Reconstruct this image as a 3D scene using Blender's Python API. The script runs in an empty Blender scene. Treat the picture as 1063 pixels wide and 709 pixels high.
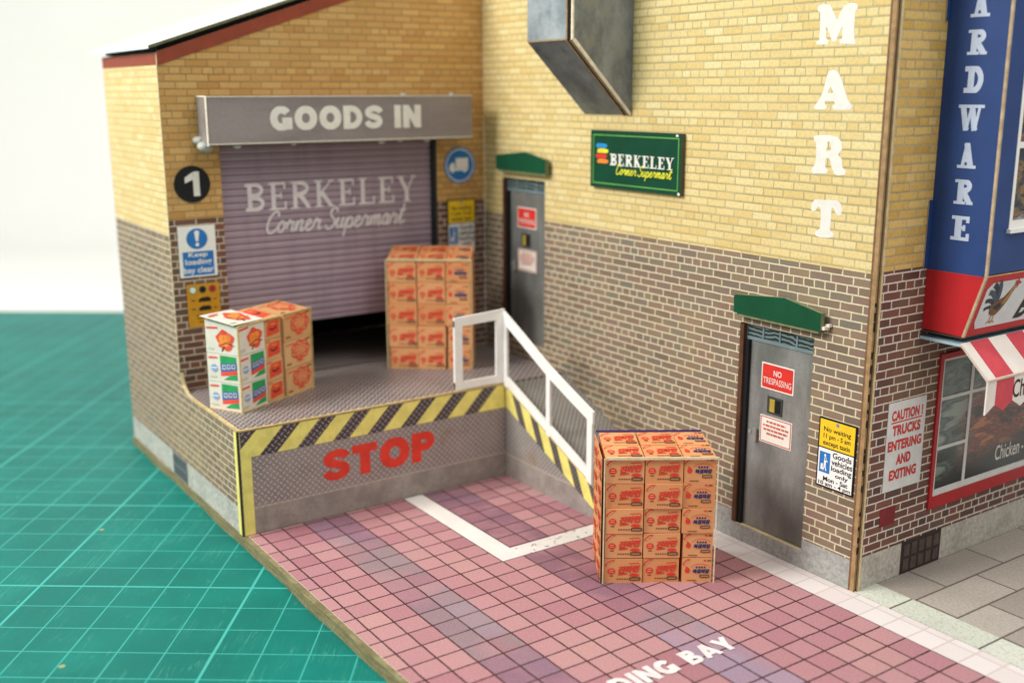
import bpy, math, random
from mathutils import Vector, Matrix
from mathutils.geometry import tessellate_polygon

# ------------------------------------------------------------------ set-up
# 1 Blender unit = 1 cm of the paper model
sc = bpy.context.scene
C = sc.collection
sc.unit_settings.scale_length = 0.01
random.seed(7)

cam_d = bpy.data.cameras.new("camera")
cam = bpy.data.objects.new("camera", cam_d)
C.objects.link(cam)
sc.camera = cam
CAM = Vector((28.608, -18.433, 10.732))
YAW, PITCH, ROLL = math.radians(34.233), math.radians(13.102), math.radians(-0.143)
fw = Vector((-math.cos(YAW) * math.cos(PITCH), math.sin(YAW) * math.cos(PITCH), -math.sin(PITCH)))
rt = fw.cross(Vector((0, 0, 1))).normalized()
up = rt.cross(fw)
R_ = math.cos(ROLL) * rt + math.sin(ROLL) * up
U_ = -math.sin(ROLL) * rt + math.cos(ROLL) * up
cam.matrix_world = Matrix(((R_.x, U_.x, -fw.x, CAM.x), (R_.y, U_.y, -fw.y, CAM.y), (R_.z, U_.z, -fw.z, CAM.z), (0, 0, 0, 1)))
cam_d.sensor_width = 36.0
cam_d.lens = 1113.83 / 1063 * 36
cam_d.clip_start = 0.5
cam_d.clip_end = 2000
cam_d.dof.use_dof = True
cam_d.dof.focus_distance = 23.6
cam_d.dof.aperture_fstop = 0.125

world = bpy.data.worlds.new("World")
sc.world = world
world.use_nodes = True
bg = world.node_tree.nodes["Background"]
bg.inputs[0].default_value = (0.93, 0.97, 1.0, 1)
bg.inputs[1].default_value = 0.53


def area(name, loc, target, size, power, col):
    d = bpy.data.lights.new(name, 'AREA')
    d.shape = 'RECTANGLE'
    d.size, d.size_y = size
    d.energy = power
    d.color = col
    o = bpy.data.objects.new(name, d)
    C.objects.link(o)
    o.location = loc
    o.rotation_euler = (Vector(target) - Vector(loc)).to_track_quat('-Z', 'Y').to_euler()
    return o


area("window_light", (-3, -52, 40), (7, -4, 4), (22, 18), 39000, (1.0, 0.97, 0.92))
area("overhead_fill", (40, 2, 52), (8, -4, 2), (30, 30), 14500, (1.0, 0.95, 0.88))  # added unseen fill for the faces turned away from the window
area("backdrop_fill", (-22, -34, 62), (-52, 24, 22), (24, 24), 19500, (0.97, 0.99, 1.0))  # added unseen lamp that whitens the backdrop
sc.view_settings.view_transform = 'Standard'
sc.view_settings.look = 'None'
sc.view_settings.exposure = 0.0
sc.view_settings.gamma = 1.0


# ------------------------------------------------------------------ materials
def lin(c):
    if isinstance(c, str):
        c = [int(c[i:i + 2], 16) / 255 for i in (0, 2, 4)]
    return tuple(x / 12.92 if x <= 0.04045 else ((x + 0.055) / 1.055) ** 2.4 for x in c) + (1,)


class NT:
    """small helper for writing node graphs"""

    def __init__(s, name, rough=0.6, spec=0.3):
        s.m = bpy.data.materials.new(name)
        s.m.use_nodes = True
        s.t = s.m.node_tree
        s.b = s.t.nodes["Principled BSDF"]
        s.b.inputs['Roughness'].default_value = rough
        s.b.inputs['Specular IOR Level'].default_value = spec

    def n(s, typ, **kw):
        q = s.t.nodes.new(typ)
        for k, v in kw.items():
            setattr(q, k, v)
        return q

    def link(s, a, b):
        s.t.links.new(a, b)

    def put(s, sock, v):
        if isinstance(v, bpy.types.NodeSocket):
            s.link(v, sock)
        else:
            sock.default_value = v

    def math(s, op, a, b=0.0, c=0.0):
        q = s.n('ShaderNodeMath', operation=op)
        s.put(q.inputs[0], a)
        s.put(q.inputs[1], b)
        s.put(q.inputs[2], c)
        return q.outputs[0]

    def mix(s, f, a, b, blend='MIX'):
        q = s.n('ShaderNodeMix', data_type='RGBA', blend_type=blend)
        s.put(q.inputs[0], f)
        s.put(q.inputs[6], a)
        s.put(q.inputs[7], b)
        return q.outputs[2]

    def pos(s):
        g = s.n('ShaderNodeNewGeometry')
        x = s.n('ShaderNodeSeparateXYZ')
        s.link(g.outputs['Position'], x.inputs[0])
        return g.outputs['Position'], x.outputs[0], x.outputs[1], x.outputs[2]

    def obj(s):
        g = s.n('ShaderNodeTexCoord')
        x = s.n('ShaderNodeSeparateXYZ')
        s.link(g.outputs['Object'], x.inputs[0])
        return g.outputs['Object'], x.outputs[0], x.outputs[1], x.outputs[2]

    def noise(s, vec, scale, detail=3.0, rough=0.6, out=0):
        q = s.n('ShaderNodeTexNoise')
        s.put(q.inputs['Vector'], vec)
        q.inputs['Scale'].default_value = scale
        q.inputs['Detail'].default_value = detail
        q.inputs['Roughness'].default_value = rough
        return q.outputs[out]

    def white(s, a, b, out=0):
        v = s.n('ShaderNodeCombineXYZ')
        s.put(v.inputs[0], a)
        s.put(v.inputs[1], b)
        q = s.n('ShaderNodeTexWhiteNoise', noise_dimensions='2D')
        s.link(v.outputs[0], q.inputs['Vector'])
        return q.outputs[out]

    def ramp(s, fac, stops):
        q = s.n('ShaderNodeValToRGB')
        e = q.color_ramp.elements
        e[0].position, e[0].color = stops[0]
        e[1].position, e[1].color = stops[-1]
        for p, c in stops[1:-1]:
            k = e.new(p)
            k.color = c
        s.put(q.inputs[0], fac)
        return q.outputs[0]

    def smooth(s, x, lo, hi, a=0.0, b=1.0):
        q = s.n('ShaderNodeMapRange', interpolation_type='SMOOTHSTEP')
        s.put(q.inputs[0], x)
        q.inputs[1].default_value, q.inputs[2].default_value = lo, hi
        q.inputs[3].default_value, q.inputs[4].default_value = a, b
        return q.outputs[0]

    def color(s, c):
        s.put(s.b.inputs['Base Color'], c)

    def bump(s, h, strength=0.3, dist=0.02):
        q = s.n('ShaderNodeBump')
        q.inputs['Strength'].default_value = strength
        q.inputs['Distance'].default_value = dist
        s.link(h, q.inputs['Height'])
        s.link(q.outputs[0], s.b.inputs['Normal'])


def mulc(c, k):
    return tuple(min(1, v * k) for v in c[:3]) + (1,)


_paper = {}


def paper(hexc, rough=0.6, amt=0.12, scale=3.0, spec=0.25, grain=0.08):
    """printed card: one ink colour with faint mottling and paper grain"""
    key = (hexc, rough, amt, scale, spec, grain)
    if key in _paper:
        return _paper[key]
    n = NT("card_" + hexc, rough, spec)
    p = n.obj()[0]
    c = lin(hexc)
    a = n.noise(p, scale, 4)
    g = n.noise(p, 28, 2)
    col = n.mix(n.smooth(a, .3, .7), mulc(c, 1 - amt), mulc(c, 1 + amt))
    col = n.mix(n.math('MULTIPLY', n.smooth(g, .35, .75), grain * 2), col, mulc(c, .6))
    n.color(col)
    n.bump(g, .06, .01)
    _paper[key] = n.m
    return n.m


def brick_mat(name, axis, upper, lower, boundary, plinth, upper_mortar, lower_mortar, uoff=0.0, voff=0.0, plinth_cols=('a9a69c', '8a8880')):
    """printed brickwork in garden-wall bond: five stretcher courses and one header course"""
    n = NT(name, 0.62, 0.22)
    p, x, y, z = n.pos()
    wob = n.noise(p, 5.0, 2)
    u = n.math('ADD', x if axis == 'x' else y, uoff + 100.0)
    u = n.math('ADD', u, n.math('MULTIPLY', n.math('SUBTRACT', wob, .5), .03))
    v = n.math('ADD', z, voff + 11.22)
    v = n.math('ADD', v, n.math('MULTIPLY', n.math('SUBTRACT', n.noise(p, 3.1, 2), .5), .02))
    h, L = 0.187, 0.585
    vr = n.math('DIVIDE', v, h)
    row = n.math('FLOOR', vr)
    fv = n.math('FRACT', vr)
    m6 = n.math('MODULO', row, 6.0)
    head = n.math('LESS_THAN', m6, .5)
    odd = n.math('MODULO', row, 2.0)
    bl = n.math('SUBTRACT', L, n.math('MULTIPLY', head, L / 2))
    off = n.math('ADD', n.math('MULTIPLY', odd, L / 2), n.math('MULTIPLY', head, L / 4))
    uu = n.math('DIVIDE', n.math('ADD', u, off), bl)
    col = n.math('FLOOR', uu)
    fu = n.math('FRACT', uu)
    du = n.math('MULTIPLY', n.math('MINIMUM', fu, n.math('SUBTRACT', 1.0, fu)), bl)
    dv = n.math('MULTIPLY', n.math('MINIMUM', fv, n.math('SUBTRACT', 1.0, fv)), h)
    d = n.math('ADD', n.math('MINIMUM', du, dv), n.math('MULTIPLY', n.math('SUBTRACT', n.noise(p, 16, 2), .5), .012))
    r1 = n.white(row, col)
    r2 = n.white(n.math('ADD', row, 31.7), col)
    fine = n.noise(p, 14, 4)
    st = n.noise(p, .35, 3)

    def pal(cols, r):
        k = len(cols) - 1
        return n.ramp(r, [(i / k, lin(c)) for i, c in enumerate(cols)])
    cu = pal(upper, r1)
    cl = pal(lower, r1)
    mu = n.smooth(d, .011, .020)          # thin joints in the buff brick
    ml = n.smooth(d, .012, .021)          # wider pale joints in the brown brick
    # lower and right arris of each buff brick printed a touch darker
    cu = n.mix(n.math('MULTIPLY', n.smooth(n.math('MULTIPLY', fv, h), .05, .02), .35), cu, lin('9a7436'))
    up_c = n.mix(mu, n.mix(r2, lin(upper_mortar[0]), lin(upper_mortar[1])), cu)
    lo_c = n.mix(ml, n.mix(fine, lin(lower_mortar[0]), lin(lower_mortar[1])), cl)
    isup = n.smooth(z, boundary - .008, boundary + .008)
    c = n.mix(isup, lo_c, up_c)
    c = n.mix(n.math('MULTIPLY', n.smooth(fine, .4, .75), .22), c, lin('6a5a48'))
    c = n.mix(n.math('MULTIPLY', n.smooth(st, .45, .75), .16), c, lin('c9b27a'))
    # speckled concrete plinth printed along the foot
    if plinth:
        sp = n.noise(p, 9, 5, .75)
        pc = n.mix(n.smooth(sp, .35, .68), lin(plinth_cols[0]), lin(plinth_cols[1]))
        pc = n.mix(n.math('MULTIPLY', n.smooth(n.noise(p, 1.4, 4), .45, .75), .35), pc, lin('74706a'))
        c = n.mix(n.smooth(z, plinth - .01, plinth + .01), pc, c)
    n.color(c)
    n.bump(n.noise(p, 30, 2), .05, .01)
    return n.m


def tile_mat():
    n = NT("paving_tiles", 0.55, 0.3)
    p, x, y, z = n.pos()
    T = 0.585
    wx = n.math('ADD', x, n.math('MULTIPLY', n.math('SUBTRACT', n.noise(p, 2.2, 2), .5), .025))
    wy = n.math('ADD', y, n.math('MULTIPLY', n.math('SUBTRACT', n.noise(p, 2.7, 2), .5), .03))
    a = n.math('DIVIDE', n.math('ADD', wx, 100 * T - 4.485), T)
    b = n.math('DIVIDE', n.math('SUBTRACT', -0.8, wy), T)
    j, k = n.math('FLOOR', a), n.math('FLOOR', b)
    fa, fb = n.math('FRACT', a), n.math('FRACT', b)
    da = n.math('MINIMUM', fa, n.math('SUBTRACT', 1.0, fa))
    db = n.math('MINIMUM', fb, n.math('SUBTRACT', 1.0, fb))
    d = n.math('MULTIPLY', n.math('MINIMUM', da, db), T)
    jt = n.math('ADD', d, n.math('MULTIPLY', n.math('SUBTRACT', n.noise(p, 9, 2), .5), .016))
    grout = n.smooth(jt, .014, .027)
    r = n.white(j, k)
    cell = n.n('ShaderNodeCombineXYZ')
    n.link(n.math('MULTIPLY', j, .11), cell.inputs[0])
    n.link(n.math('MULTIPLY', k, .16), cell.inputs[1])
    blot = n.noise(cell.outputs[0], 2.4, 2)
    blot2 = n.noise(cell.outputs[0], 1.3, 0, .5, 1)
    sp = n.n('ShaderNodeSeparateColor')
    n.link(blot2, sp.inputs[0])
    pink = n.ramp(n.math('ADD', n.math('MULTIPLY', blot, .86), n.math('MULTIPLY', r, .14)),
                  [(.25, lin('96626a')), (.42, lin('a8757c')), (.55, lin('b48588')), (.7, lin('b98d8a')), (.85, lin('a86e7c'))])
    pur = n.ramp(n.math('ADD', n.math('MULTIPLY', sp.outputs[1], .92), n.math('MULTIPLY', r, .08)),
                 [(.3, lin('7f596a')), (.43, lin('85677a')), (.51, lin('8c7a7e')), (.60, lin('9a8a9c')), (.8, lin('8d768a'))])
    # two purple rows in every six
    m = n.math('MODULO', n.math('ADD', k, 1.0), 6.0)
    isp = n.math('MULTIPLY', n.math('LESS_THAN', m, 1.5), n.math('GREATER_THAN', k, 2.5))
    soft = n.smooth(n.noise(p, .5, 3), .35, .62, .4, 1.0)
    col = n.mix(n.math('MULTIPLY', isp, soft), pink, pur)
    fine = n.noise(p, 22, 4, .7)
    col = n.mix(n.math('MULTIPLY', n.smooth(fine, .4, .75), .3), col, lin('8a5f64'))
    col = n.mix(n.math('MULTIPLY', n.smooth(fine, .5, .25), .2), col, lin('e0bcb8'))
    col = n.mix(grout, n.mix(n.noise(p, 4, 2), lin('2e1719'), lin('503336')), col)
    # pale edging row beside the wall
    wt = n.mix(r, lin('d6cbc7'), lin('ded6d2'))
    wt = n.mix(grout, lin('c9bbb6'), wt)
    wt = n.mix(n.math('MULTIPLY', n.smooth(fine, .45, .8), .25), wt, lin('b9aaa4'))
    col = n.mix(n.math('GREATER_THAN', wy, -0.8), col, wt)
    wear = n.noise(p, .5, 5)
    col = n.mix(n.math('MULTIPLY', n.smooth(wear, .5, .8), .25), col, lin('a58a86'))
    n.color(col)
    n.put(n.b.inputs['Roughness'], n.smooth(fine, .2, .8, .45, .7))
    n.bump(n.math('ADD', n.math('MULTIPLY', grout, .6), n.math('MULTIPLY', fine, .3)), .1, .01)
    return n.m


def slab_mat(kerb=False):
    n = NT("kerb_stone" if kerb else "paving_slabs", 0.7, 0.2)
    p, x, y, z = n.pos()
    if kerb:
        a = n.math('DIVIDE', n.math('ADD', x, 207 - 15.8), 2.07)
        j = n.math('FLOOR', a)
        f = n.math('FRACT', a)
        d = n.math('MULTIPLY', n.math('MINIMUM', f, n.math('SUBTRACT', 1.0, f)), 2.07)
        r = n.white(j, 3.0)
        c = n.mix(r, lin('c2c6b6'), lin('d0d2c4'))
    else:
        v = n.math('DIVIDE', n.math('SUBTRACT', x, 14.87 - 10.0), 1.0)
        row = n.math('FLOOR', v)
        fv = n.math('FRACT', v)
        u = n.math('DIVIDE', n.math('ADD', n.math('ADD', y, 220 - 1.9), n.math('MULTIPLY', n.math('MODULO', row, 2.0), 1.1)), 2.2)
        cu = n.math('FLOOR', u)
        fu = n.math('FRACT', u)
        d = n.math('MINIMUM', n.math('MULTIPLY', n.math('MINIMUM', fu, n.math('SUBTRACT', 1.0, fu)), 2.2),
                   n.math('MINIMUM', fv, n.math('SUBTRACT', 1.0, fv)))
        r = n.white(row, cu)
        c = n.ramp(r, [(0, lin('978e84')), (.5, lin('a59c91')), (1, lin('ada59a'))])
    d = n.math('ADD', d, n.math('MULTIPLY', n.math('SUBTRACT', n.noise(p, 7, 2), .5), .015))
    sp = n.noise(p, 16, 5, .8)
    c = n.mix(n.math('MULTIPLY', n.smooth(sp, .47, .66), .5), c, lin('77706a'))
    c = n.mix(n.math('MULTIPLY', n.smooth(sp, .46, .3), .3), c, lin('cfc9bd'))
    c = n.mix(n.math('MULTIPLY', n.smooth(n.noise(p, .8, 5), .45, .75), .3), c, lin('8f877c'))
    c = n.mix(n.smooth(d, .012, .035), lin('5f574f'), c)
    n.color(c)
    n.bump(sp, .1, .01)
    return n.m


def plate_mat(name, c1, c2, ax, ay, concrete=None, pitch=.11, lugc='bfb6b0'):
    """printed chequer-plate steel; concrete = height under which the print turns to bare concrete"""
    n = NT(name, 0.45, 0.4)
    p, *xyz = n.pos()
    a, b = xyz[ax], xyz[ay]
    s = n.math('DIVIDE', n.math('ADD', a, b), pitch)
    t = n.math('DIVIDE', n.math('SUBTRACT', a, b), pitch)
    i = n.math('MODULO', n.math('FLOOR', n.math('ADD', s, 900.0)), 2.0)
    k = n.math('MODULO', n.math('FLOOR', n.math('ADD', t, 900.0)), 2.0)
    par = n.math('ABSOLUTE', n.math('SUBTRACT', i, k))
    fs = n.math('SUBTRACT', n.math('FRACT', n.math('ADD', s, 900.0)), .5)
    ft = n.math('SUBTRACT', n.math('FRACT', n.math('ADD', t, 900.0)), .5)
    e1 = n.math('ADD', n.math('POWER', n.math('MULTIPLY', fs, 2.2), 2.0), n.math('POWER', n.math('MULTIPLY', ft, 5.5), 2.0))
    e2 = n.math('ADD', n.math('POWER', n.math('MULTIPLY', ft, 2.2), 2.0), n.math('POWER', n.math('MULTIPLY', fs, 5.5), 2.0))
    e = n.math('ADD', n.math('MULTIPLY', par, e1), n.math('MULTIPLY', n.math('SUBTRACT', 1.0, par), e2))
    lug = n.smooth(e, 1.25, .6)
    dirt = n.noise(p, .9, 5)
    base = n.mix(n.smooth(dirt, .35, .7), lin(c1), lin(c2))
    fine = n.noise(p, 20, 3)
    base = n.mix(n.math('MULTIPLY', n.smooth(fine, .4, .7), .3), base, lin('5b5252'))
    base = n.mix(n.math('MULTIPLY', n.smooth(e, 2.2, 1.3), .35), base, lin('4f4746'))
    c = n.mix(n.math('MULTIPLY', lug, .9), base, lin(lugc))
    if concrete:
        cc = n.mix(n.smooth(n.noise(p, 2.2, 6, .7), .35, .7), lin('8b837d'), lin('a39b92'))
        cc = n.mix(n.math('MULTIPLY', n.smooth(n.noise(p, 14, 3), .45, .75), .35), cc, lin('6c625c'))
        z = n.math('ADD', xyz[2], n.math('MULTIPLY', n.noise(p, 6, 2), .02))
        c = n.mix(n.smooth(z, concrete, concrete + .015), cc, c)
        c = n.mix(n.math('MULTIPLY', n.smooth(n.math('ABSOLUTE', n.math('SUBTRACT', z, concrete + .03)), .035, .01), .7), c, lin('b8ac9c'))
        c = n.mix(n.math('MULTIPLY', n.smooth(n.noise(p, 1.1, 3), .62, .72), .45), c, lin('8a6a48'))
    n.color(c)
    n.bump(lug, .12, .01)
    return n.m


def mat_mat():
    n = NT("cutting_mat_vinyl", 0.55, 0.2)
    g = n.n('ShaderNodeTexCoord').outputs['Object']
    s = n.n('ShaderNodeSeparateXYZ')
    n.link(g, s.inputs[0])
    S = .98
    lines = None
    for k in (0, 1):
        a = n.math('DIVIDE', n.math('ADD', s.outputs[k], 100 * S), S)
        idx = n.math('ROUND', a)
        d = n.math('MULTIPLY', n.math('ABSOLUTE', n.math('SUBTRACT', a, idx)), S)
        maj = n.math('LESS_THAN', n.math('MODULO', idx, 5.0), .5)
        w = n.math('ADD', .012, n.math('MULTIPLY', maj, .014))
        l = n.math('MULTIPLY', n.math('ADD', .72, n.math('MULTIPLY', maj, .2)), n.smooth(n.math('SUBTRACT', d, w), .012, -.006))
        lines = l if lines is None else n.math('MAXIMUM', lines, l)
    mott = n.noise(g, .35, 5)
    fine = n.noise(g, 9, 4, .7)
    c = n.mix(n.smooth(mott, .35, .7), lin('076a60'), lin('0a786d'))
    c = n.mix(n.math('MULTIPLY', n.smooth(fine, .45, .75), .3), c, lin('27806f'))
    # fine knife scratches
    for ang, sx in ((.4, 1.0), (1.3, .8), (2.3, 1.2)):
        mp = n.n('ShaderNodeMapping')
        n.link(g, mp.inputs[0])
        mp.inputs['Rotation'].default_value = (0, 0, ang)
        mp.inputs['Scale'].default_value = (.25 * sx, 7, 1)
        w = n.noise(mp.outputs[0], 1.0, 2, .5)
        msk = n.smooth(n.noise(g, .5 + ang * .2, 2), .5, .65)
        k = n.math('MULTIPLY', n.smooth(n.math('ABSOLUTE', n.math('SUBTRACT', w, .5)), .012, 0.0), msk)
        c = n.mix(n.math('MULTIPLY', k, .35), c, lin('5aa791'))
    c = n.mix(n.math('MULTIPLY', lines, n.smooth(fine, .1, .6, .7, 1.0)), c, lin('4ab2a8'))
    # glue specks
    v = n.n('ShaderNodeTexVoronoi')
    v.inputs['Scale'].default_value = .55
    n.link(g, v.inputs['Vector'])
    c = n.mix(n.math('MULTIPLY', n.smooth(v.outputs['Distance'], .05, .03), .7), c, lin('a8a566'))
    n.color(c)
    n.put(n.b.inputs['Roughness'], n.smooth(fine, .2, .8, .4, .6))
    n.bump(fine, .08, .01)
    return n.m


def shutter_mat():
    n = NT("shutter_print", 0.5, 0.35)
    p, x, y, z = n.pos()
    v = n.math('DIVIDE', n.math('ADD', z, 20.0), .19)
    f = n.math('FRACT', v)
    r = n.white(n.math('FLOOR', v), 1.0)
    b = n.mix(r, lin('93818d'), lin('a08d99'))
    st = n.n('ShaderNodeMapping')
    n.link(p, st.inputs[0])
    st.inputs['Scale'].default_value = (1, 1, .12)
    b = n.mix(n.math('MULTIPLY', n.smooth(n.noise(st.outputs[0], 2.5, 5), .4, .75), .4), b, lin('77646f'))
    b = n.mix(n.math('MULTIPLY', n.smooth(n.math('ABSOLUTE', n.math('SUBTRACT', f, .12)), .13, .04), .75), b, lin('5b4a58'))
    b = n.mix(n.math('MULTIPLY', n.smooth(n.math('ABSOLUTE', n.math('SUBTRACT', f, .34)), .1, .03), .3), b, lin('c4b6bf'))
    n.color(b)
    return n.m


def steel_mat(name, c1, c2, rough=.38, stretch=(1, 1, .25), sc_=1.6, metal=.25, tint=None):
    n = NT(name, rough, 0.5)
    p = n.pos()[0]
    mp = n.n('ShaderNodeMapping')
    n.link(p, mp.inputs[0])
    mp.inputs['Scale'].default_value = stretch
    a = n.noise(mp.outputs[0], sc_, 6, .65)
    c = n.mix(n.smooth(a, .32, .68), lin(c1), lin(c2))
    if tint:
        c = n.mix(n.math('MULTIPLY', n.smooth(n.noise(p, 1.1, 3), .5, .68), .5), c, lin(tint))
    f = n.noise(p, 18, 3)
    c = n.mix(n.math('MULTIPLY', n.smooth(f, .45, .75), .2), c, lin('4c4a48'))
    n.color(c)
    n.b.inputs['Metallic'].default_value = metal
    n.put(n.b.inputs['Roughness'], n.smooth(a, .2, .8, rough - .08, rough + .15))
    return n.m


def glassblock_mat():
    n = NT("glass_block_print", 0.35, 0.5)
    p, x, y, z = n.pos()
    w = n.n('ShaderNodeTexWave')
    n.link(n.obj()[0], w.inputs['Vector'])
    w.wave_type = 'RINGS'
    w.inputs['Scale'].default_value = 3.0
    w.inputs['Distortion'].default_value = 6.0
    c = n.ramp(w.outputs['Fac'], [(0, lin('1a2423')), (.5, lin('3c4b4a')), (1, lin('74888a'))])
    n.color(c)
    return n.m


def pane_mat(name, stops, scale=1.2, stretch=(1, .7, 1.6), rough=.25):
    """a printed view through glass: blotches of colour"""
    n = NT(name, rough, 0.5)
    p, x, y, z = n.pos()
    mp = n.n('ShaderNodeMapping')
    n.link(p, mp.inputs[0])
    mp.inputs['Scale'].default_value = stretch
    mp.inputs['Rotation'].default_value = (.5, 0, 0)
    a = n.noise(mp.outputs[0], scale, 4, .55)
    n.color(n.ramp(a, [(q, lin(c)) for q, c in stops]))
    return n.m


def kraft_mat(name, c1, c2):
    n = NT(name, 0.65, 0.2)
    p = n.obj()[0]
    a = n.noise(p, 2.0, 4)
    f = n.noise(p, 30, 3)
    i = n.n('ShaderNodeObjectInfo')
    c = n.mix(n.smooth(n.math('ADD', n.math('MULTIPLY', a, .6), n.math('MULTIPLY', i.outputs['Random'], .4)), .25, .75), lin(c1), lin(c2))
    c = n.mix(n.math('MULTIPLY', n.smooth(f, .4, .75), .2), c, lin('9c6a40'))
    n.color(c)
    n.bump(f, .05, .01)
    return n.m


BUFF_SIDE = ('d9b878', 'e2c68c', 'e0c286', 'e6cd98', 'e4ca92', 'dcbd80')  # paled for lens flare on the side wall, haze put into the colour
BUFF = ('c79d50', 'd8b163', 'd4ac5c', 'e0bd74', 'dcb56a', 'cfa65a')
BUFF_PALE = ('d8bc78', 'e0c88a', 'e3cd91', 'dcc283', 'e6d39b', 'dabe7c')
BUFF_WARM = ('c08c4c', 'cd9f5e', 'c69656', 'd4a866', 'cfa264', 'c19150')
BROWN = ('766557', '826c5d', '8a7062', '7b6d62', '8d7662', '757064')
BROWN_R = ('5a3c38', '6e4840', '67504a', '7c5044', '53403e', '734a40')
BROWN_L = ('75624f', '826c58', '8a6f5c', '7e6b5c', '8e765c', '746552')
M_RIGHT = brick_mat("brick_print_right", 'x', BUFF_PALE, BROWN, 7.05, .70, ('a59a70', 'bdb28a'), ('dfd6b6', 'c8bd9a'), .1, .185, ('b0b0aa', '8b8d8a'))
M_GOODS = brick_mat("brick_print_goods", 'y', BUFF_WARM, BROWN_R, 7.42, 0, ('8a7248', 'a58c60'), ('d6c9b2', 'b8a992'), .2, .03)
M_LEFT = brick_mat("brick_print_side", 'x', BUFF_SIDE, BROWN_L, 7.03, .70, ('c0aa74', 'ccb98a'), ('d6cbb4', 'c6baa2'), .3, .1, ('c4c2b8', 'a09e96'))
M_SHOP = brick_mat("brick_print_shop", 'y', BUFF, BROWN_R, 7.1, .78, ('a2936e', 'bfb08c'), ('e2d9ca', 'cfc3b0'), .12, .08, ('c6c0b4', 'a19a8e'))
M_TILE, M_SLAB, M_KERB = tile_mat(), slab_mat(), slab_mat(True)
M_DECK = plate_mat("deck_plate", '6a5f5e', '7b6f6b', 0, 1, None, .215, 'bdb3ae')
M_FRONTPLATE = plate_mat("front_plate", '8d817e', '9c908a', 1, 2, .66, .17)
M_RAMPSIDE = plate_mat("ramp_side_plate", '85827a', '949088', 0, 2, .62, .15)
M_RAMP = plate_mat("ramp_plate", '6f6d66', '827f76', 0, 1, None, .15)
M_DARKPLATE = plate_mat("dark_stripe_plate", '3a3034', '463c40', 1, 2, None, .17, '9b918f')
M_SHUT = shutter_mat()
M_HOUS = steel_mat("housing_steel", '857a78', '9a908c', .5, (1, .2, 1), 1.2, .1)
M_DOOR = steel_mat("door_steel", '70716e', '9a9b97', .36, (1, 1, .35), .8, .25)
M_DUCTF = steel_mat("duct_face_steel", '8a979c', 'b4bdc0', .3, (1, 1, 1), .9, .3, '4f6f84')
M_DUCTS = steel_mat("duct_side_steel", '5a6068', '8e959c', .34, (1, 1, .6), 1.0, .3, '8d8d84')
M_GB = glassblock_mat()
M_KRAFT = kraft_mat("kraft_carton", 'd7925e', 'e0a26f')
M_KRAFT2 = kraft_mat("pale_kraft_carton", 'cf9f6c', 'd9b07e')
M_EDGE = paper('d2bf92', .7, .15, 6)
M_EDGE_W = paper('ece4d2', .7, .08, 6)
M_EDGE_B = paper('7c5a40', .7, .2, 6)
M_GOLD = paper('c9ae74', .6, .2, 6)
M_WHITE = paper('f2f0ea', .55, .04, 2)
M_LETTER = paper('e4e0d6', .55, .05, 4)
M_GREEN = paper('0b4a2e', .5, .12, 2)
M_RED = paper('d8342c', .5, .1, 3)
M_INKRED = paper('dd3f30', .55, .12, 6)
M_BLACK = paper('17181a', .5, .1, 3)
M_DARK = paper('101213', .8, .1, 3)
M_NAVY = paper('343a6e', .55, .1, 4)
M_YEL = paper('ecdf7c', .55, .1, 3)
M_SIGNYEL = paper('efc62a', .5, .06, 3)
M_BLUE = paper('2b76bd', .5, .08, 3)
M_BAYBLUE = paper('2a4378', .5, .08, 1.2)
M_BAYRED = paper('b92328', .5, .07, 1.5)
M_CREAM = paper('e9e3d8', .6, .05, 3)


# ------------------------------------------------------------------ mesh helpers
class F:
    """a flat frame: origin, u, v and outward normal"""

    def __init__(s, o, u, v, n):
        s.o, s.u, s.v, s.n = Vector(o), Vector(u).normalized(), Vector(v).normalized(), Vector(n).normalized()

    def p(s, u, v, d=0.0):
        return s.o + s.u * u + s.v * v + s.n * d


WALL_R = F((0, 0, 0), (1, 0, 0), (0, 0, 1), (0, -1, 0))        # long wall
WALL_G = F((0, 0, 0), (0, 1, 0), (0, 0, 1), (1, 0, 0))         # goods-in wall
SHOPX = 14.88
WALL_S = F((SHOPX, 0, 0), (0, 1, 0), (0, 0, 1), (1, 0, 0))     # shop front
PX, PH, PW = 4.32, 2.73, 2.14                                   # platform front, height, ramp width
FRONT = F((PX, 0, 0), (0, 1, 0), (0, 0, 1), (1, 0, 0))
RAMPS = F((0, -PW, 0), (1, 0, 0), (0, 0, 1), (0, -1, 0))
GROUND = F((0, 0, 0), (0, 1, 0), (-1, 0, 0), (0, 0, 1))


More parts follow.
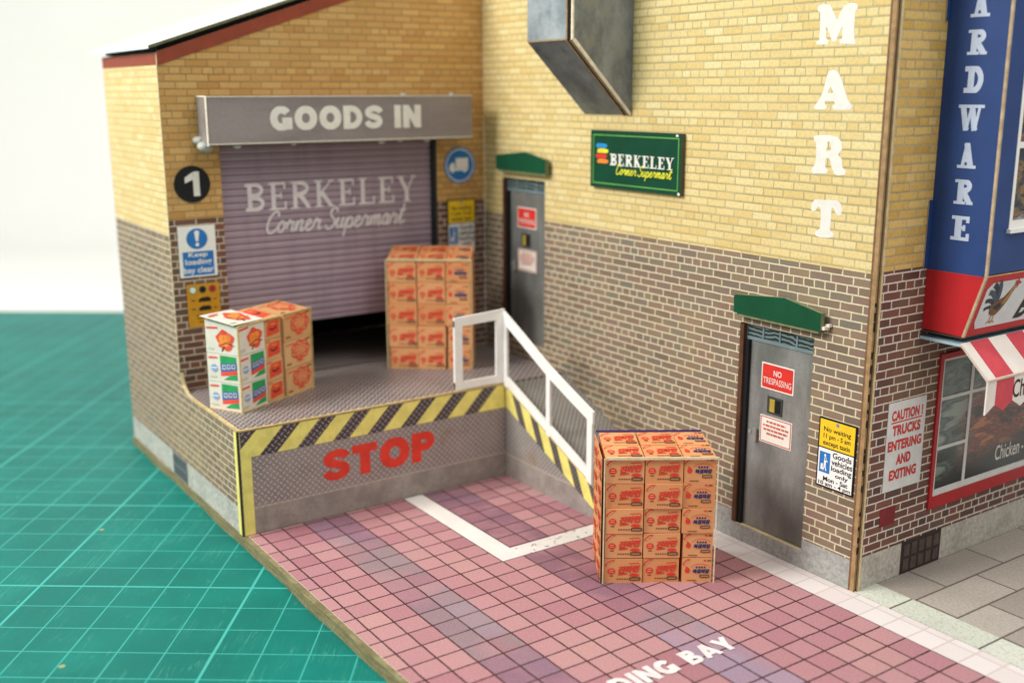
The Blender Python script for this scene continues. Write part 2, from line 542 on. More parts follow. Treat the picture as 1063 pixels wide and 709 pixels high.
class MB:
    def __init__(s):
        s.v, s.f, s.mi, s.k = [], [], [], 0

    def add(s, vs, fs, mi=0):
        b = len(s.v)
        s.v += [Vector(q) for q in vs]
        s.f += [tuple(i + b for i in f) for f in fs]
        s.mi += [mi] * len(fs)
        return s

    def poly(s, pts, mi=0):
        return s.add(pts, [tuple(range(len(pts)))], mi)

    def box(s, lo, hi, mi=0):
        x0, y0, z0 = lo
        x1, y1, z1 = hi
        vs = [(x0, y0, z0), (x1, y0, z0), (x1, y1, z0), (x0, y1, z0), (x0, y0, z1), (x1, y0, z1), (x1, y1, z1), (x0, y1, z1)]
        return s.add(vs, [(3, 2, 1, 0), (4, 5, 6, 7), (0, 1, 5, 4), (1, 2, 6, 5), (2, 3, 7, 6), (3, 0, 4, 7)], mi)

    def slab(s, fr, pts, d0, d1, mi=0, side=None):
        """outline pts (u,v, counter-clockwise seen from the front) given thickness d0..d1"""
        n = len(pts)
        a = [fr.p(u, v, d0) for u, v in pts]
        b = [fr.p(u, v, d1) for u, v in pts]
        k = len(s.v)
        s.v += a + b
        s.f.append(tuple(k + n + i for i in range(n)))
        s.mi.append(mi)
        s.f.append(tuple(k + n - 1 - i for i in range(n)))
        s.mi.append(mi)
        for i in range(n):
            j = (i + 1) % n
            s.f.append((k + i, k + j, k + n + j, k + n + i))
            s.mi.append(mi if side is None else side)
        return s

    def rect(s, fr, u0, v0, u1, v1, d0, d1, mi=0, side=None):
        return s.slab(fr, [(u0, v0), (u1, v0), (u1, v1), (u0, v1)], d0, d1, mi, side)

    def flat(s, fr, pts, d, mi=0):
        s.k += 1
        return s.poly([fr.p(u, v, d + s.k * .0004) for u, v in pts], mi)

    def disc(s, fr, cu, cv, ru, rv, d, mi=0, seg=36, a0=0, a1=2 * math.pi):
        return s.flat(fr, [(cu + ru * math.cos(a0 + (a1 - a0) * i / seg), cv + rv * math.sin(a0 + (a1 - a0) * i / seg)) for i in range(seg)], d, mi)

    def ribbon(s, fr, pts, w, d, mi=0):
        """a stroke of width w through 2-D points"""
        P = [Vector(q) for q in pts]
        L, R = [], []
        for i, q in enumerate(P):
            t = (P[min(i + 1, len(P) - 1)] - P[max(i - 1, 0)])
            t = t.normalized() if t.length > 1e-9 else Vector((1, 0))
            nn = Vector((-t.y, t.x)) * (w / 2)
            L.append(q + nn)
            R.append(q - nn)
        s.k += 1
        dd = d + s.k * .0003
        for i in range(len(P) - 1):       # every piece a hair above the last, so crossings never coincide
            e = dd + i * .00012
            a, b, c, g = R[i], R[i + 1], L[i + 1], L[i]
            for tri in ((a, b, c), (a, c, g)):
                if (tri[1] - tri[0]).cross(tri[2] - tri[0]) < 0:
                    tri = (tri[0], tri[2], tri[1])
                s.add([fr.p(q.x, q.y, e) for q in tri], [(0, 1, 2)], mi)
        return s

    def holes(s, fr, u0, v0, u1, v1, hs, t, mi=0, side=None):
        """a wall sheet of thickness t with rectangular holes (u0,v0,u1,v1)"""
        us = sorted({u0, u1, *[h[0] for h in hs], *[h[2] for h in hs]})
        vs = sorted({v0, v1, *[h[1] for h in hs], *[h[3] for h in hs]})
        for i in range(len(us) - 1):
            for j in range(len(vs) - 1):
                a, b, c, d = us[i], vs[j], us[i + 1], vs[j + 1]
                cu, cv = (a + c) / 2, (b + d) / 2
                if any(h[0] < cu < h[2] and h[1] < cv < h[3] for h in hs):
                    continue
                s.poly([fr.p(a, b), fr.p(c, b), fr.p(c, d), fr.p(a, d)], mi)
                s.poly([fr.p(a, d, -t), fr.p(c, d, -t), fr.p(c, b, -t), fr.p(a, b, -t)], mi)
        for (a, b, c, d), inner in [((u0, v0, u1, v1), False)] + [(h, True) for h in hs]:
            q = [(a, b), (c, b), (c, d), (a, d)]
            for i in range(4):
                m, n = q[i], q[(i + 1) % 4]
                if inner:
                    m, n = n, m
                s.poly([fr.p(*m, -t), fr.p(*n, -t), fr.p(*n), fr.p(*m)], mi if side is None else side)
        return s

    def build(s, name, mats, parent=None, at=None):
        me = bpy.data.meshes.new(name)
        off = Vector(parent.location) if (parent is not None and at is None) else Vector(at or (0, 0, 0))
        if parent is not None and at is None:
            q = parent.parent
            while q is not None:
                off = off + Vector(q.location)
                q = q.parent
        me.from_pydata([v - off for v in s.v], [], s.f)
        mats = mats if isinstance(mats, (list, tuple)) else [mats]
        for m in mats:
            me.materials.append(m)
        me.polygons.foreach_set("material_index", s.mi)
        me.update()
        o = bpy.data.objects.new(name, me)
        C.objects.link(o)
        if parent is not None:
            o.parent = parent
        elif at is not None:
            o.location = at
        return o


def tag(o, label=None, cat=None, group=None, kind=None):
    for k, v in (("label", label), ("category", cat), ("group", group), ("kind", kind)):
        if v:
            o[k] = v
    return o


def thing(name, loc, label, cat, group=None, rz=0.0):
    o = bpy.data.objects.new(name, None)
    o.empty_display_size = .3
    C.objects.link(o)
    o.location = loc
    o.rotation_euler = (0, 0, rz)
    return tag(o, label, cat, group)


# ------------------------------------------------------------------ lettering
_tc = {}


def glyphs(body, offset, shear, spacing, line=1.0, align='LEFT'):
    key = (body, offset, shear, spacing, line, align)
    if key not in _tc:
        cu = bpy.data.curves.new("lettering_outline", 'FONT')
        cu.body = body
        cu.offset = offset
        cu.shear = shear
        cu.space_character = spacing
        cu.space_line = line
        cu.align_x = align
        cu.resolution_u = 4
        ob = bpy.data.objects.new("lettering_outline", cu)
        C.objects.link(ob)
        dg = bpy.context.evaluated_depsgraph_get()
        dg.update()
        me = ob.evaluated_get(dg).to_mesh()
        vs = [tuple(v.co[:2]) for v in me.vertices]
        fs = [tuple(p.vertices) for p in me.polygons]
        nz = sum(p.normal.z for p in me.polygons)
        if nz < 0:
            fs = [tuple(reversed(f)) for f in fs]
        bpy.data.objects.remove(ob)
        bpy.data.curves.remove(cu)
        _tc[key] = (vs, fs)
    return _tc[key]


def text(mb, fr, body, u0, v0, u1, v1, d, mi=0, bold=.02, shear=0.0, spacing=1.0, line=1.0, align='LEFT', keep=False, rise=0.0):
    """write body so that it fills the box u0..u1, v0..v1 of the frame (rise: v gained along the line)"""
    extra = max(0.0, bold - .02)
    vs, fs = glyphs(body, min(bold, .02), shear, spacing, line, align)
    if extra:                       # heavier weight: the outline struck several times, each a hair above the last
        sh = [(0, 0), (extra, 0), (-extra, 0), (0, extra), (0, -extra), (extra * .7, extra * .7), (-extra * .7, extra * .7), (extra * .7, -extra * .7), (-extra * .7, -extra * .7)]
        n = len(vs)
        fs = [tuple(i + k * n for i in f) for k in range(len(sh)) for f in fs]
        vs = [(x + a, y + b, k) for k, (a, b) in enumerate(sh) for x, y in vs]
    else:
        vs = [(x, y, 0) for x, y in vs]
    if not vs:
        return mb
    x0, x1 = min(v[0] for v in vs), max(v[0] for v in vs)
    y0, y1 = min(v[1] for v in vs), max(v[1] for v in vs)
    su, sv = (u1 - u0) / (x1 - x0), (v1 - v0) / (y1 - y0)
    if keep:
        k = min(su, sv)
        cu, cv = (u0 + u1) / 2, (v0 + v1) / 2
        u0, v0 = cu - k * (x1 - x0) / 2, cv - k * (y1 - y0) / 2
        su = sv = k
    mb.k += 1
    mb.add([fr.p(u0 + (x - x0) * su, v0 + (y - y0) * sv + rise * (x - x0) / (x1 - x0), d + mb.k * .0004 + k_ * .0004) for x, y, k_ in vs], fs, mi)
    return mb


def arc(cx, cy, rx, ry, a0, a1, n=14):
    return [(cx + rx * math.cos(math.radians(a0 + (a1 - a0) * i / n)), cy + ry * math.sin(math.radians(a0 + (a1 - a0) * i / n))) for i in range(n + 1)]


def slab_letter(ch, s, t, h):
    """strokes of a slab-serif capital in a box one high: (points, width) list and the letter's width.
    s = thick stem, t = thin stroke, h = serif height"""
    o = []
    e = s * .55

    def foot(x, y, l=1.0, r=1.0):
        o.append(([(x - s / 2 - e * l, y), (x + s / 2 + e * r, y)], h))
    lo, hi = h / 2, 1 - h / 2
    if ch == 'M':
        w = 1.16
        a, b = s / 2 + e, w - s / 2 - e
        o.append(([(a, 0), (a, 1)], s * .8))
        o.append(([(b, 0), (b, 1)], s))
        o.append(([(a - s * .1, 1), (w / 2 - s * .1, .04)], s))
        o.append(([(b + s * .1, 1), (w / 2 + s * .05, .04)], t))
        foot(a, lo, .8, .8)
        foot(b, lo, .8, .8)
        foot(a, hi, .9, 0)
        foot(b, hi, 0, .9)
    elif ch == 'A':
        w = .98
        a, b = s / 2 + e * .8, w - s / 2 - e * .7
        o.append(([(a, 0), (w / 2 - .02, 1)], t * 1.3))
        o.append(([(b, 0), (w / 2 - .04, 1)], s * 1.05))
        o.append(([(a + .05, .31), (b - .05, .31)], t))
        foot(a, lo, .7, .7)
        foot(b, lo, .7, .8)
    elif ch == 'R':
        w = .92
        a = s / 2 + e
        o.append(([(a, 0), (a, 1)], s))
        rx = w - a - s * .75
        o.append(([(a, 1 - t / 2), (a + .1, 1 - t / 2)] + arc(a + .12, .74, rx - .12 + s * .1, .26 - t / 2, 90, -90) + [(a, .48 + t / 2)], s * .8))
        o.append(([(a + rx * .35, .5), (a + rx * .75, .3), (w - e * .9, .05)], s * .95))
        foot(a, lo, 1, .8)
        o.append(([(w - e * 1.9, lo), (w + e * .2, lo)], h))
        foot(a, hi, 1, 0)
    elif ch == 'T':
        w = .86
        o.append(([(w / 2, 0), (w / 2, 1)], s))
        o.append(([(0, 1 - h / 2), (w, 1 - h / 2)], h * 1.1))
        o.append(([(h * .5, 1), (h * .5, .74)], h * 1.1))
        o.append(([(w - h * .5, 1), (w - h * .5, .74)], h * 1.1))
        foot(w / 2, lo)
    elif ch == 'H':
        w = .98
        a, b = s / 2 + e, w - s / 2 - e
        for x in (a, b):
            o.append(([(x, 0), (x, 1)], s))
            foot(x, lo, .9, .8)
            foot(x, hi, .9, .8)
        o.append(([(a, .5), (b, .5)], t))
    elif ch == 'D':
        w = .88
        a = s / 2 + e
        o.append(([(a, 0), (a, 1)], s))
        o.append(([(a - s / 2 - e, 1 - t / 2), (a + .05, 1 - t / 2)] + arc(a + .08, .5, w - a - .08 - s * .45, .5 - t / 2, 90, -90, 20) + [(a - s / 2 - e, t / 2)], s * .85))
    elif ch == 'W':
        w = 1.3
        xs = [s / 2 + e * .5, w * .36, w * .53, w * .7, w - s / 2 - e * .3]
        o.append(([(xs[0], 1), (xs[1], .02)], s))
        o.append(([(xs[1], .02), (xs[2], 1)], t))
        o.append(([(xs[2], 1), (xs[3], .02)], s))
        o.append(([(xs[3], .02), (xs[4], 1)], t))
        foot(xs[0], hi, .5, .8)
        foot(xs[2], hi, .5, .7)
        foot(xs[4], hi, .5, .5)
    elif ch in 'EL':
        w = .8
        a = s / 2 + e
        o.append(([(a, 0), (a, 1)], s))
        o.append(([(0, t / 2), (w, t / 2)], t))
        o.append(([(w - t / 2, 0), (w - t / 2, .3)], t))
        if ch == 'E':
            o.append(([(0, 1 - t / 2), (w * .96, 1 - t / 2)], t))
            o.append(([(w * .96 - t / 2, 1), (w * .96 - t / 2, .74)], t))
            o.append(([(a, .52), (w * .7, .52)], t))
            o.append(([(w * .7, .64), (w * .7, .4)], t * .8))
        else:
            foot(a, hi)
    elif ch == 'B':
        w = .86
        a = s / 2 + e
        o.append(([(a, 0), (a, 1)], s))
        o.append(([(0, 1 - t / 2), (a + .1, 1 - t / 2)] + arc(a + .14, .755, w - a - .14 - s * .55, .245 - t / 2, 90, -90) + [(a, .51 + t / 2)], s * .75))
        o.append(([(a, .51 - t / 4), (a + .1, .51 - t / 4)] + arc(a + .14, .27, w - a - .14 - s * .4, .26 - t / 2, 90, -90) + [(0, t / 2)], s * .8))
    elif ch == 'K':
        w = .96
        a = s / 2 + e
        o.append(([(a, 0), (a, 1)], s))
        o.append(([(w - e * 1.2, 1), (a, .42)], t))
        o.append(([(a + .14, .55), (w - s / 2 - e * .6, 0)], s))
        foot(a, lo, 1, .8)
        foot(a, hi, 1, .8)
        o.append(([(w - e * 2.4, hi), (w, hi)], h))
        o.append(([(w - e * 2.8, lo), (w + e * .2, lo)], h))
    elif ch == 'Y':
        w = .94
        o.append(([(w / 2, 0), (w / 2, .48)], s))
        o.append(([(s / 2 + e * .3, 1), (w / 2, .42)], s))
        o.append(([(w - e, 1), (w / 2 + s * .1, .42)], t))
        foot(w / 2, lo)
        foot(s / 2 + e * .4, hi, .6, .9)
        o.append(([(w - e * 2.2, hi), (w + e * .3, hi)], h))
    return o, w


def slab_word(mb, fr, word, u0, v0, u1, v1, d, mi=0, s=.24, t=.1, h=.09, gap=.1):
    L = [slab_letter(c, s, t, h) for c in word]
    tot = sum(w for _, w in L) + gap * (len(L) - 1)
    k = (u1 - u0) / tot
    H = v1 - v0
    u = 0
    for st, w in L:
        for pts, wd in st:
            P = [Vector(q) for q in pts]
            Lq, Rq = [], []
            for i, q in enumerate(P):
                tt = (P[min(i + 1, len(P) - 1)] - P[max(i - 1, 0)]).normalized()
                nn = Vector((-tt.y, tt.x)) * (wd / 2)
                Lq.append(q + nn)
                Rq.append(q - nn)
            mb.k += 1
            dd = d + mb.k * .0003
            f = lambda q: fr.p(u0 + (u + q.x) * k, v0 + min(1, max(0, q.y)) * H, dd)
            m = len(P)
            mb.add([f(q) for q in Rq] + [f(q) for q in Lq], [(i, i + 1, m + i + 1, m + i) for i in range(m - 1)], mi)
        u += w + gap
    return mb


def smooth_line(pts, n=5):
    P = [Vector(q) for q in pts]
    out = []
    for i in range(len(P) - 1):
        p0, p1, p2, p3 = P[max(i - 1, 0)], P[i], P[i + 1], P[min(i + 2, len(P) - 1)]
        for q in range(n):
            t = q / n
            out.append(tuple(.5 * ((2 * p1) + (p2 - p0) * t + (2 * p0 - 5 * p1 + 4 * p2 - p3) * t * t + (3 * p1 - p0 - 3 * p2 + p3) * t ** 3)))
    return out + [tuple(P[-1])]


def sans_word(mb, fr, word, u0, v0, u1, v1, d, mi=0, s=.26, gap=.13, space=.42):
    """heavy sans capitals drawn as strokes of width s in a box one high"""
    h = s / 2
    A = {
        'S': ([(smooth_line([(.72, .70), (.63, .82), (.42, .87), (.21, .80), (.15, .68), (.25, .57), (.42, .51), (.61, .43), (.67, .30), (.59, .18), (.39, .13), (.19, .18), (.10, .31)]), s * .84)], .82),
        'T': ([([(.39, 0), (.39, 1 - s * .9)], s), ([(0, 1 - h * .9), (.78, 1 - h * .9)], s * .9)], .78),
        'O': ([(arc(.48, .5, .48 - h, .5 - h * .9, 90, 450, 40), s)], .96),
        'P': ([([(h, 0), (h, 1)], s), ([(s * .9, 1 - h * .85), (.42, 1 - h * .85)] + arc(.46, .68, .32 - h, .32 - h * .85, 90, -90, 16) + [(s * .9, .36 + h * .85)], s * .85)], .78),
        'G': ([(arc(.47, .5, .47 - h, .5 - h * .9, 38, 335, 34), s), ([(.5, .42), (.9, .42)], s * .75), ([(.79, .5), (.79, .04)], s * .8)], .92),
        'D': ([([(h, 0), (h, 1)], s), ([(s * .9, 1 - h * .85), (.34, 1 - h * .85)] + arc(.36, .5, .5 - h, .5 - h * .85, 90, -90, 24) + [(s * .9, h * .85)], s * .85)], .86),
        'I': ([([(h, 0), (h, 1)], s)], s),
        'N': ([([(h, 0), (h, 1)], s), ([(.86 - h, 0), (.86 - h, 1)], s), ([(h, .96), (.86 - h, .04)], s * .95)], .86),
        'B': ([([(h, 0), (h, 1)], s), ([(s * .9, 1 - h * .8), (.42, 1 - h * .8)] + arc(.46, .74, .27 - h, .26 - h * .8, 90, -90, 14) + [(s * .9, .48 + h * .8)], s * .8),
               ([(s * .9, .5 - h * .3), (.44, .5 - h * .3)] + arc(.48, .27, .32 - h, .27 - h * .8, 90, -90, 14) + [(s * .9, h * .8)], s * .8)], .8),
        'A': ([([(h * .8, 0), (.45, .98)], s * .95), ([(.9 - h * .8, 0), (.45, .98)], s * .95), ([(.2, .27), (.7, .27)], s * .7)], .9),
        'Y': ([([(.42, 0), (.42, .5)], s), ([(h * .8, 1), (.42, .42)], s), ([(.84 - h * .8, 1), (.42, .42)], s)], .84),
        'L': ([([(h, 0), (h, 1)], s), ([(0, h * .9), (.7, h * .9)], s * .9)], .7),
    }
    W = sum((A[c][1] if c != ' ' else space) for c in word) + gap * (len(word) - 1)
    k, H, u = (u1 - u0) / W, v1 - v0, 0.0
    for c in word:
        if c == ' ':
            u += space + gap
            continue
        for pts, wd in A[c][0]:
            P = [Vector(q) for q in pts]
            Lq, Rq = [], []
            for i, q in enumerate(P):
                a, b = P[max(i - 1, 0)], P[min(i + 1, len(P) - 1)]
                if (P[0] - P[-1]).length < 1e-6 and i in (0, len(P) - 1):
                    a, b = P[-2], P[1]
                t = (b - a).normalized()
                nn = Vector((-t.y, t.x)) * (wd / 2)
                Lq.append(q + nn)
                Rq.append(q - nn)
            mb.k += 1
            f = lambda q, e: fr.p(u0 + (u + q.x) * k, v0 + min(1, max(0, q.y)) * H, d + mb.k * .0004 + e)
            for i in range(len(P) - 1):
                e = i * .00005
                mb.add([f(Rq[i], e), f(Rq[i + 1], e), f(Lq[i + 1], e), f(Lq[i], e)], [(0, 1, 2, 3)], mi)
        u += A[c][1] + gap
    return mb


SCRIPT = {   # single-stroke joined hand; x-height 1, ascender 1.9
    'C': ([(1.25, 1.45), (1.2, 1.8), (.9, 1.9), (.5, 1.6), (.25, 1.0), (.25, .4), (.5, .03), (.9, .05), (1.3, .4)], 1.3),
    'S': ([(1.2, 1.5), (1.15, 1.85), (.8, 1.9), (.5, 1.6), (.6, 1.2), (1.0, .85), (1.05, .35), (.7, 0), (.3, .05), (.1, .4)], 1.25),
    'o': ([(.0, .35), (.3, .9), (.6, 1.0), (.35, .95), (.15, .5), (.3, .05), (.6, .1), (.75, .55), (.6, .95), (.75, .8), (1.0, .85)], 1.0),
    'r': ([(0, .3), (.2, .9), (.3, 1.05), (.4, .85), (.7, .9), (.62, .4), (.68, .05), (.95, .25)], .95),
    'n': ([(0, .3), (.2, 1.0), (.12, 0), (.3, .7), (.6, 1.0), (.75, .8), (.65, .2), (.8, 0), (1.05, .3)], 1.05),
    'e': ([(0, .3), (.35, .5), (.65, .75), (.5, 1.0), (.25, .85), (.15, .4), (.35, .02), (.65, .08), (.95, .35)], .95),
    'u': ([(0, .3), (.22, 1.0), (.15, .35), (.3, .02), (.6, .25), (.8, 1.0), (.7, .2), (.85, .02), (1.1, .3)], 1.1),
    'p': ([(0, .3), (.25, 1.0), (.02, -.8), (.2, .4), (.45, .95), (.75, .8), (.75, .3), (.5, 0), (.25, .1), (.6, -.02), (1.0, .3)], 1.0),
    'm': ([(0, .3), (.2, 1.0), (.12, 0), (.3, .7), (.52, 1.0), (.62, .75), (.55, 0), (.72, .7), (.95, 1.0), (1.08, .75), (1.0, .15), (1.15, 0), (1.4, .3)], 1.4),
    'a': ([(0, .3), (.4, .95), (.7, .9), (.4, 1.0), (.15, .5), (.25, .05), (.5, .1), (.72, .7), (.8, 1.0), (.7, .2), (.85, 0), (1.05, .3)], 1.05),
    't': ([(0, .3), (.35, 1.2), (.5, 1.9), (.3, .6), (.3, .1), (.55, 0), (.85, .35)], .8),
}


def script(mb, fr, body, u0, v0, u1, v1, d, w, mi=0, slant=.28):
    strokes, x = [], 0.0
    for ch in body:
        if ch == ' ':
            x += .35
            continue
        pts, adv = SCRIPT[ch]
        P = [Vector((x + a, b)) for a, b in pts]
        out = []
        for i in range(len(P) - 1):
            p0, p1, p2, p3 = P[max(i - 1, 0)], P[i], P[i + 1], P[min(i + 2, len(P) - 1)]
            for q in range(5):
                t = q / 5
                out.append(.5 * ((2 * p1) + (p2 - p0) * t + (2 * p0 - 5 * p1 + 4 * p2 - p3) * t * t + (3 * p1 - p0 - 3 * p2 + p3) * t ** 3))
        out.append(P[-1])
        strokes.append(out)
        if ch == 't':
            strokes.append([Vector((x + .05, 1.25)), Vector((x + .75, 1.3))])
        x += adv
    sx = (u1 - u0) / (x + .4)
    sy = (v1 - v0) / 2.7
    for st in strokes:
        mb.ribbon(fr, [(u0 + (q.x + slant * q.y) * sx, v0 + (q.y + .8) * sy) for q in st], w, d, mi)
    return mb


# ------------------------------------------------------------------ setting
TOPM = -0.28                                     # top of the cutting mat
MA = math.radians(54.1)
ma, mb_ = Vector((math.cos(MA), math.sin(MA), 0)), Vector((math.sin(MA), -math.cos(MA), 0))
MORG = Vector((3.711, -14.617, TOPM))


def build_setting():
    # seamless white table and backdrop curve, square to the mat
    b = MB()
    prof = [(140, -.5)] + [(-56, -.5)]
    for i in range(1, 13):
        a = math.pi / 2 * i / 12
        prof.append((-56 - 14 * math.sin(a), -.5 + 14 * (1 - math.cos(a))))
    prof.append((-70, 110))
    for (s0, z0), (s1, z1) in zip(prof, prof[1:]):
        q = [MORG + mb_ * s + ma * t for s, t in ((s0, -130), (s0, 160), (s1, 160), (s1, -130))]
        for k, z in zip(range(4), (z0, z0, z1, z1)):
            q[k].z = z
        b.poly(q)
    o = b.build("backdrop", paper('ecebe4', .8, .02, .05, .1, .02))
    tag(o, kind='structure')
    for pl in o.data.polygons:
        pl.use_smooth = True
    # cutting mat with rounded corners
    m = MB()
    s0, s1, t0, t1, r = -31.3, 55, -34, 27, 1.0
    pts = []
    for cx, cy, a0 in ((s1 - r, t0 + r, -90), (s1 - r, t1 - r, 0), (s0 + r, t1 - r, 90), (s0 + r, t0 + r, 180)):
        pts += arc(cx, cy, r, r, a0, a0 + 90, 6)
    fr = F((0, 0, 0), (1, 0, 0), (0, 1, 0), (0, 0, 1))
    m.slab(fr, pts, -.2, 0)
    o = m.build("cutting_mat", mat_mat())
    o.matrix_world = Matrix(((mb_.x, ma.x, 0, MORG.x), (mb_.y, ma.y, 0, MORG.y), (0, 0, 1, TOPM), (0, 0, 0, 1)))
    tag(o, "green cutting mat with a pale grid of squares under the paper model", "cutting mat")
    # thick card the model is glued to
    g = MB()
    fr = F((0, 0, 0), (1, 0, 0), (0, 1, 0), (0, 0, 1))
    n = 60
    xs = [-5.45 + 37 * i / n for i in range(n + 1)]
    edge = [(x, -10.0 + .03 * math.sin(x * 1.7) * math.sin(x * .6) - (.0 if x < 4.2 else .0)) for x in xs]
    g.slab(fr, edge + [(31.55, 9.5), (-5.45, 9.5)], TOPM + .002, -.012)
    n_ = NT("grey_board", .8, .15)
    p = n_.pos()[0]
    mp = n_.n('ShaderNodeMapping')
    n_.link(p, mp.inputs[0])
    mp.inputs['Scale'].default_value = (.6, .6, 9)
    c = n_.mix(n_.smooth(n_.noise(mp.outputs[0], 2.2, 5, .7), .3, .7), lin('6c6648'), lin('958c68'))
    c = n_.mix(n_.math('MULTIPLY', n_.smooth(n_.noise(p, 12, 3), .45, .7), .4), c, lin('575034'))
    n_.color(c)
    o = g.build("ground", n_.m)
    tag(o, kind='structure')
    # printed paving sheet
    g = MB()
    g.slab(fr, [(PX + .03, -9.86), (31, -9.86), (31, -.01), (PX + .03, -.01)], -.011, 0, 0, 1)
    paving = g.build("paving", [M_TILE, M_EDGE_W])
    tag(paving, kind='structure')
    g = MB()
    g.flat(fr, [(PX + .04, -5.48), (9.17, -5.48), (9.17, -4.92), (PX + .04, -4.92)], .006)
    g.flat(fr, [(8.64, -4.925), (9.17, -4.925), (9.17, -2.2), (8.64, -2.2)], .006)
    n_ = NT("worn_white_paint", .6, .25)
    p = n_.pos()[0]
    c = n_.mix(n_.smooth(n_.noise(p, 1.2, 4), .35, .7), lin('d8d2cd'), lin('e0dcd6'))
    wr = n_.noise(p, 5.5, 4, .65)
    xx = n_.pos()
    msk = n_.math('MULTIPLY', n_.smooth(wr, .585, .63), n_.smooth(xx[2], -5.3, -4.4))
    msk = n_.math('MULTIPLY', msk, n_.smooth(xx[1], 8.4, 8.7))
    c = n_.mix(msk, c, lin('6e5658'))
    c = n_.mix(n_.math('MULTIPLY', n_.smooth(n_.noise(p, 9, 3), .5, .75), .25), c, lin('b9aeaa'))
    n_.color(c)
    o = g.build("marking_line", n_.m, paving)
    g = MB()
    sans_word(g, GROUND, "LOADING BAY", -8.15, -15.14, -3.82, -14.64, .008, 0, .29, .1, .4)
    g.build("marking_lettering", paper('e2d8d6', .6, .12, 5), paving)
    # pavement outside the shop
    g = MB()
    g.slab(fr, [(SHOPX - .0, .76), (31, .76), (31, 9.4), (SHOPX, 9.4)], -.011, .004)
    tag(g.build("pavement", M_SLAB), kind='structure')
    g = MB()
    g.slab(fr, [(SHOPX - .02, .01), (31, .01), (31, .755), (SHOPX - .02, .755)], -.011, .006)
    tag(g.build("kerb", M_KERB), kind='structure')


build_setting()


# ------------------------------------------------------------------ loading-bay building
EAVE, SL = 11.72, 1 / 3.0


def gable_z(y):
    return EAVE + SL * (y + 9.95)


